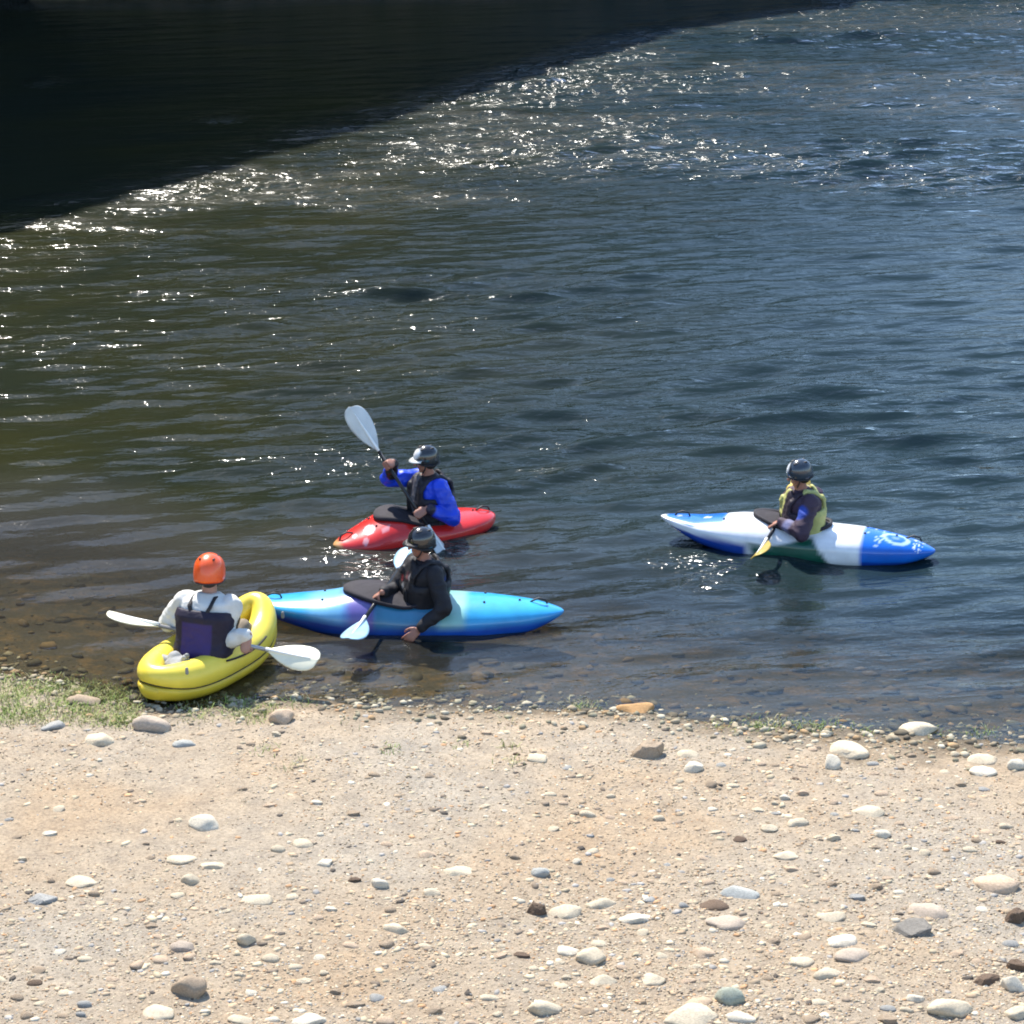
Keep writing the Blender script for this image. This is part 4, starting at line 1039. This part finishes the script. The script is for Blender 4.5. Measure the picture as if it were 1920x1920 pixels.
# stones under the shallow water
def scatter(n, name, region, size, cols, seed, sink=.25, hf=(.35, .7), under=False, kind='stuff', extra=None):
    r = np.random.default_rng(seed)
    bm = bmesh.new(); bmesh.ops.create_icosphere(bm, subdivisions=1, radius=1); bv = np.array([v.co[:] for v in bm.verts]); bf = np.array([[v.index for v in f.verts] for f in bm.faces]); bm.free()
    x, y = region(n, r); n = len(x); z = ground_z(x, y)
    s = size(n, r, x, y); ax = s * r.uniform(.8, 1.3, n); ay = s * r.uniform(.6, 1.0, n); az = s * r.uniform(hf[0], hf[1], n); an = r.uniform(0, 6.28, n)
    B = bv[None] * (1 + .55 * (r.random((n, len(bv), 1)) - .5))
    bx, by, bz = B[..., 0] * ax[:, None], B[..., 1] * ay[:, None], B[..., 2] * az[:, None]
    ca, sa = np.cos(an)[:, None], np.sin(an)[:, None]
    V = np.stack([x[:, None] + bx * ca - by * sa, y[:, None] + bx * sa + by * ca, z[:, None] + bz + (az * sink)[:, None]], -1)
    Fq = bf[None] + (np.arange(n) * len(bv))[:, None, None]
    me = mesh_np(name, V.reshape(-1, 3), Fq.reshape(-1, 3), smooth=True)
    C = np.array([c for c, w in cols]); wt = np.array([w for c, w in cols]); wt = wt / wt.sum()
    cc = C[r.choice(len(C), n, p=wt)] * r.uniform(.75, 1.2, (n, 1)); vcol(me, np.repeat(cc, len(bv), 0))
    m = mat(name, rough=.9, spec=.2, vc='col', noise_amt=.2, noise_scale=40)
    return tag(link(name, me, m), kind=kind)
def reg_beach(n, r):
    py = 1325 + 640 * r.random(n) ** .85; px = r.uniform(-60, 1980, n)
    P = [on_fast(a, b) for a, b in zip(px, py)]; x = np.array([p[0] for p in P]); y = np.array([p[1] for p in P])
    dens = np.clip(.55 + .8 * vnoise(x, y, .9, 61, 3) + .25 * (px > 1000), .12, 1); k = (shore_y(x) - y > .02) & (r.random(n) < dens); return x[k], y[k]
def on_fast(a, b):
    p = at(a, b, 0); p = at(a, b, max(0, .055 * (float(shore_y(p.x)) - p.y))); return p
BC = [((.52, .43, .29), 5), ((.62, .55, .42), 1.5), ((.46, .34, .22), 4), ((.40, .31, .21), 4), ((.33, .31, .28), 1.6), ((.24, .19, .14), .9), ((.10, .085, .07), .5), ((.50, .30, .16), 1.2)]
scatter(13000, 'pebbles', reg_beach, lambda n, r, x, y: .0085 + .028 * r.random(n) ** 4.5, BC, 11, sink=-.15, hf=(.22, .5))
scatter(34000, 'gravel', reg_beach, lambda n, r, x, y: .0045 + .006 * r.random(n), BC, 12)
def reg_edge(n, r):
    x = r.uniform(-4.6, 5.4, n); y = shore_y(x) + r.normal(0, .22, n) + .05; return x, y
scatter(2200, 'shoreline_pebbles', reg_edge, lambda n, r, x, y: .010 + .034 * r.random(n) ** 3, [((.34, .28, .19), 3), ((.50, .44, .32), 3), ((.28, .25, .17), 3), ((.16, .13, .09), 1), ((.42, .28, .15), 1)], 13)
def reg_bed(n, r):
    x = r.uniform(-6, 6, n); y = shore_y(x) + .05 + 5.5 * r.random(n) ** 1.2; return x, y
scatter(3000, 'river_bed_stones', reg_bed, lambda n, r, x, y: .012 + .075 * r.random(n) ** 4, [((.17, .115, .06), 3), ((.115, .097, .068), 4), ((.09, .08, .06), 3), ((.26, .17, .085), 1), ((.15, .14, .115), .8)], 14, hf=(.25, .45))

# ------------------------------------------------------------------ weeds along the waterline
def make_weeds():
    r = np.random.default_rng(31); V = []; C = []
    spots = []
    for _ in range(310):
        u = r.random()
        if u < .70: px = r.uniform(-20, 250); py = r.uniform(1275, 1370) - (px > 150) * 0
        elif u < .86: px = r.uniform(330, 580); py = r.uniform(1312, 1362)
        elif u < .88: px = r.uniform(1070, 1120); py = r.uniform(1318, 1330)
        elif u < .93: px = r.uniform(1330, 1560); py = 1352 + (px - 1330) * .055 + r.normal() * 5
        elif u < .97: px = r.uniform(1600, 1870); py = 1372 + r.normal() * 5
        else: px = r.uniform(500, 1000); py = r.uniform(1330, 1460)
        spots.append((px, py))
    for px, py in spots:
        p = at(px, py, 0); g0 = gz(p.x, p.y)
        if g0 < -.06: continue
        nb = r.integers(10, 34); base = np.array([(.20, .27, .06), (.32, .34, .12), (.26, .32, .09), (.42, .38, .20)][r.integers(0, 4)])
        for _ in range(nb):
            x = p.x + r.normal() * .055; y = p.y + r.normal() * .07; z = g0 - .005
            h = r.uniform(.01, .045); a = r.uniform(0, 6.28); ln = r.uniform(.01, .06); wv = .0035; b = a + 1.57
            wx, wy = wv * math.cos(b), wv * math.sin(b); ex, ey = ln * math.cos(a), ln * math.sin(a)
            V += [(x - wx, y - wy, z), (x + wx, y + wy, z), (x + ex * .5 + wx * .7, y + ey * .5 + wy * .7, z + h * .7), (x + ex * .5 - wx * .7, y + ey * .5 - wy * .7, z + h * .7)]
            V += [(x + ex * .5 - wx * .7, y + ey * .5 - wy * .7, z + h * .7), (x + ex * .5 + wx * .7, y + ey * .5 + wy * .7, z + h * .7), (x + ex + wx * .1, y + ey + wy * .1, z + h), (x + ex - wx * .1, y + ey - wy * .1, z + h)]
            C += [base * r.uniform(.7, 1.25)] * 8
    me = mesh_np('grass', np.array(V), np.arange(len(V)).reshape(-1, 4)); vcol(me, np.repeat(np.array(C)[::8], 8, 0))
    m = mat('weeds', rough=.7, spec=.2, vc='col'); tag(link('grass', me, m), kind='stuff')
make_weeds()
def make_bush(px, h, wd, key, label):
    x = (px - 960) / F * 60; y = 58.2; z = gz(x, y); root = empty('shrub', (x, y, z), 0, label, 'shrub', 'shrubs on the far bank')
    r = np.random.default_rng(px); mb = MB()
    for k in range(5):
        a = k * 1.3; mb.tube([(0, 0, -.05), (math.cos(a) * .15, math.sin(a) * .15, h * .3), (math.cos(a) * wd * .3, math.sin(a) * wd * .3, h * .7)], .03, 6, rs=[.04, .028, .012])
    mb.build('trunk', mat('bark', (.08, .06, .04), .9), root)
    n = 3200; c = r.normal(size=(60, 3)) * np.array([wd * .27, wd * .27, h * .2]) + np.array([0, 0, h * .58]); c = c[r.integers(0, 60, n)] + r.normal(size=(n, 3)) * .14; c[:, 2] = np.abs(c[:, 2])
    u = r.normal(size=(n, 3)); u /= np.linalg.norm(u, axis=1)[:, None]; v = np.cross(u, r.normal(size=(n, 3))); v /= np.linalg.norm(v, axis=1)[:, None]
    V = np.stack([c - u * .05, c + v * .025, c + u * .05, c - v * .025], 1).reshape(-1, 3); me = mesh_np('crown', V, np.arange(4 * n).reshape(-1, 4), False)
    vcol(me, np.repeat(np.array(key) * r.uniform(.6, 1.3, (n, 1)), 4, 0)); link('crown', me, mat('leaves', rough=.6, spec=.2, vc='col'), root, smooth=False)
make_bush(1775, 2.6, 1.8, (.20, .19, .03), 'yellow green shrub on the far bank, mirrored at the top right')
make_bush(1905, 1.6, 1.6, (.12, .06, .03), 'russet shrub on the far bank, mirrored in the top right corner')
print('DONE', len(bpy.data.objects))
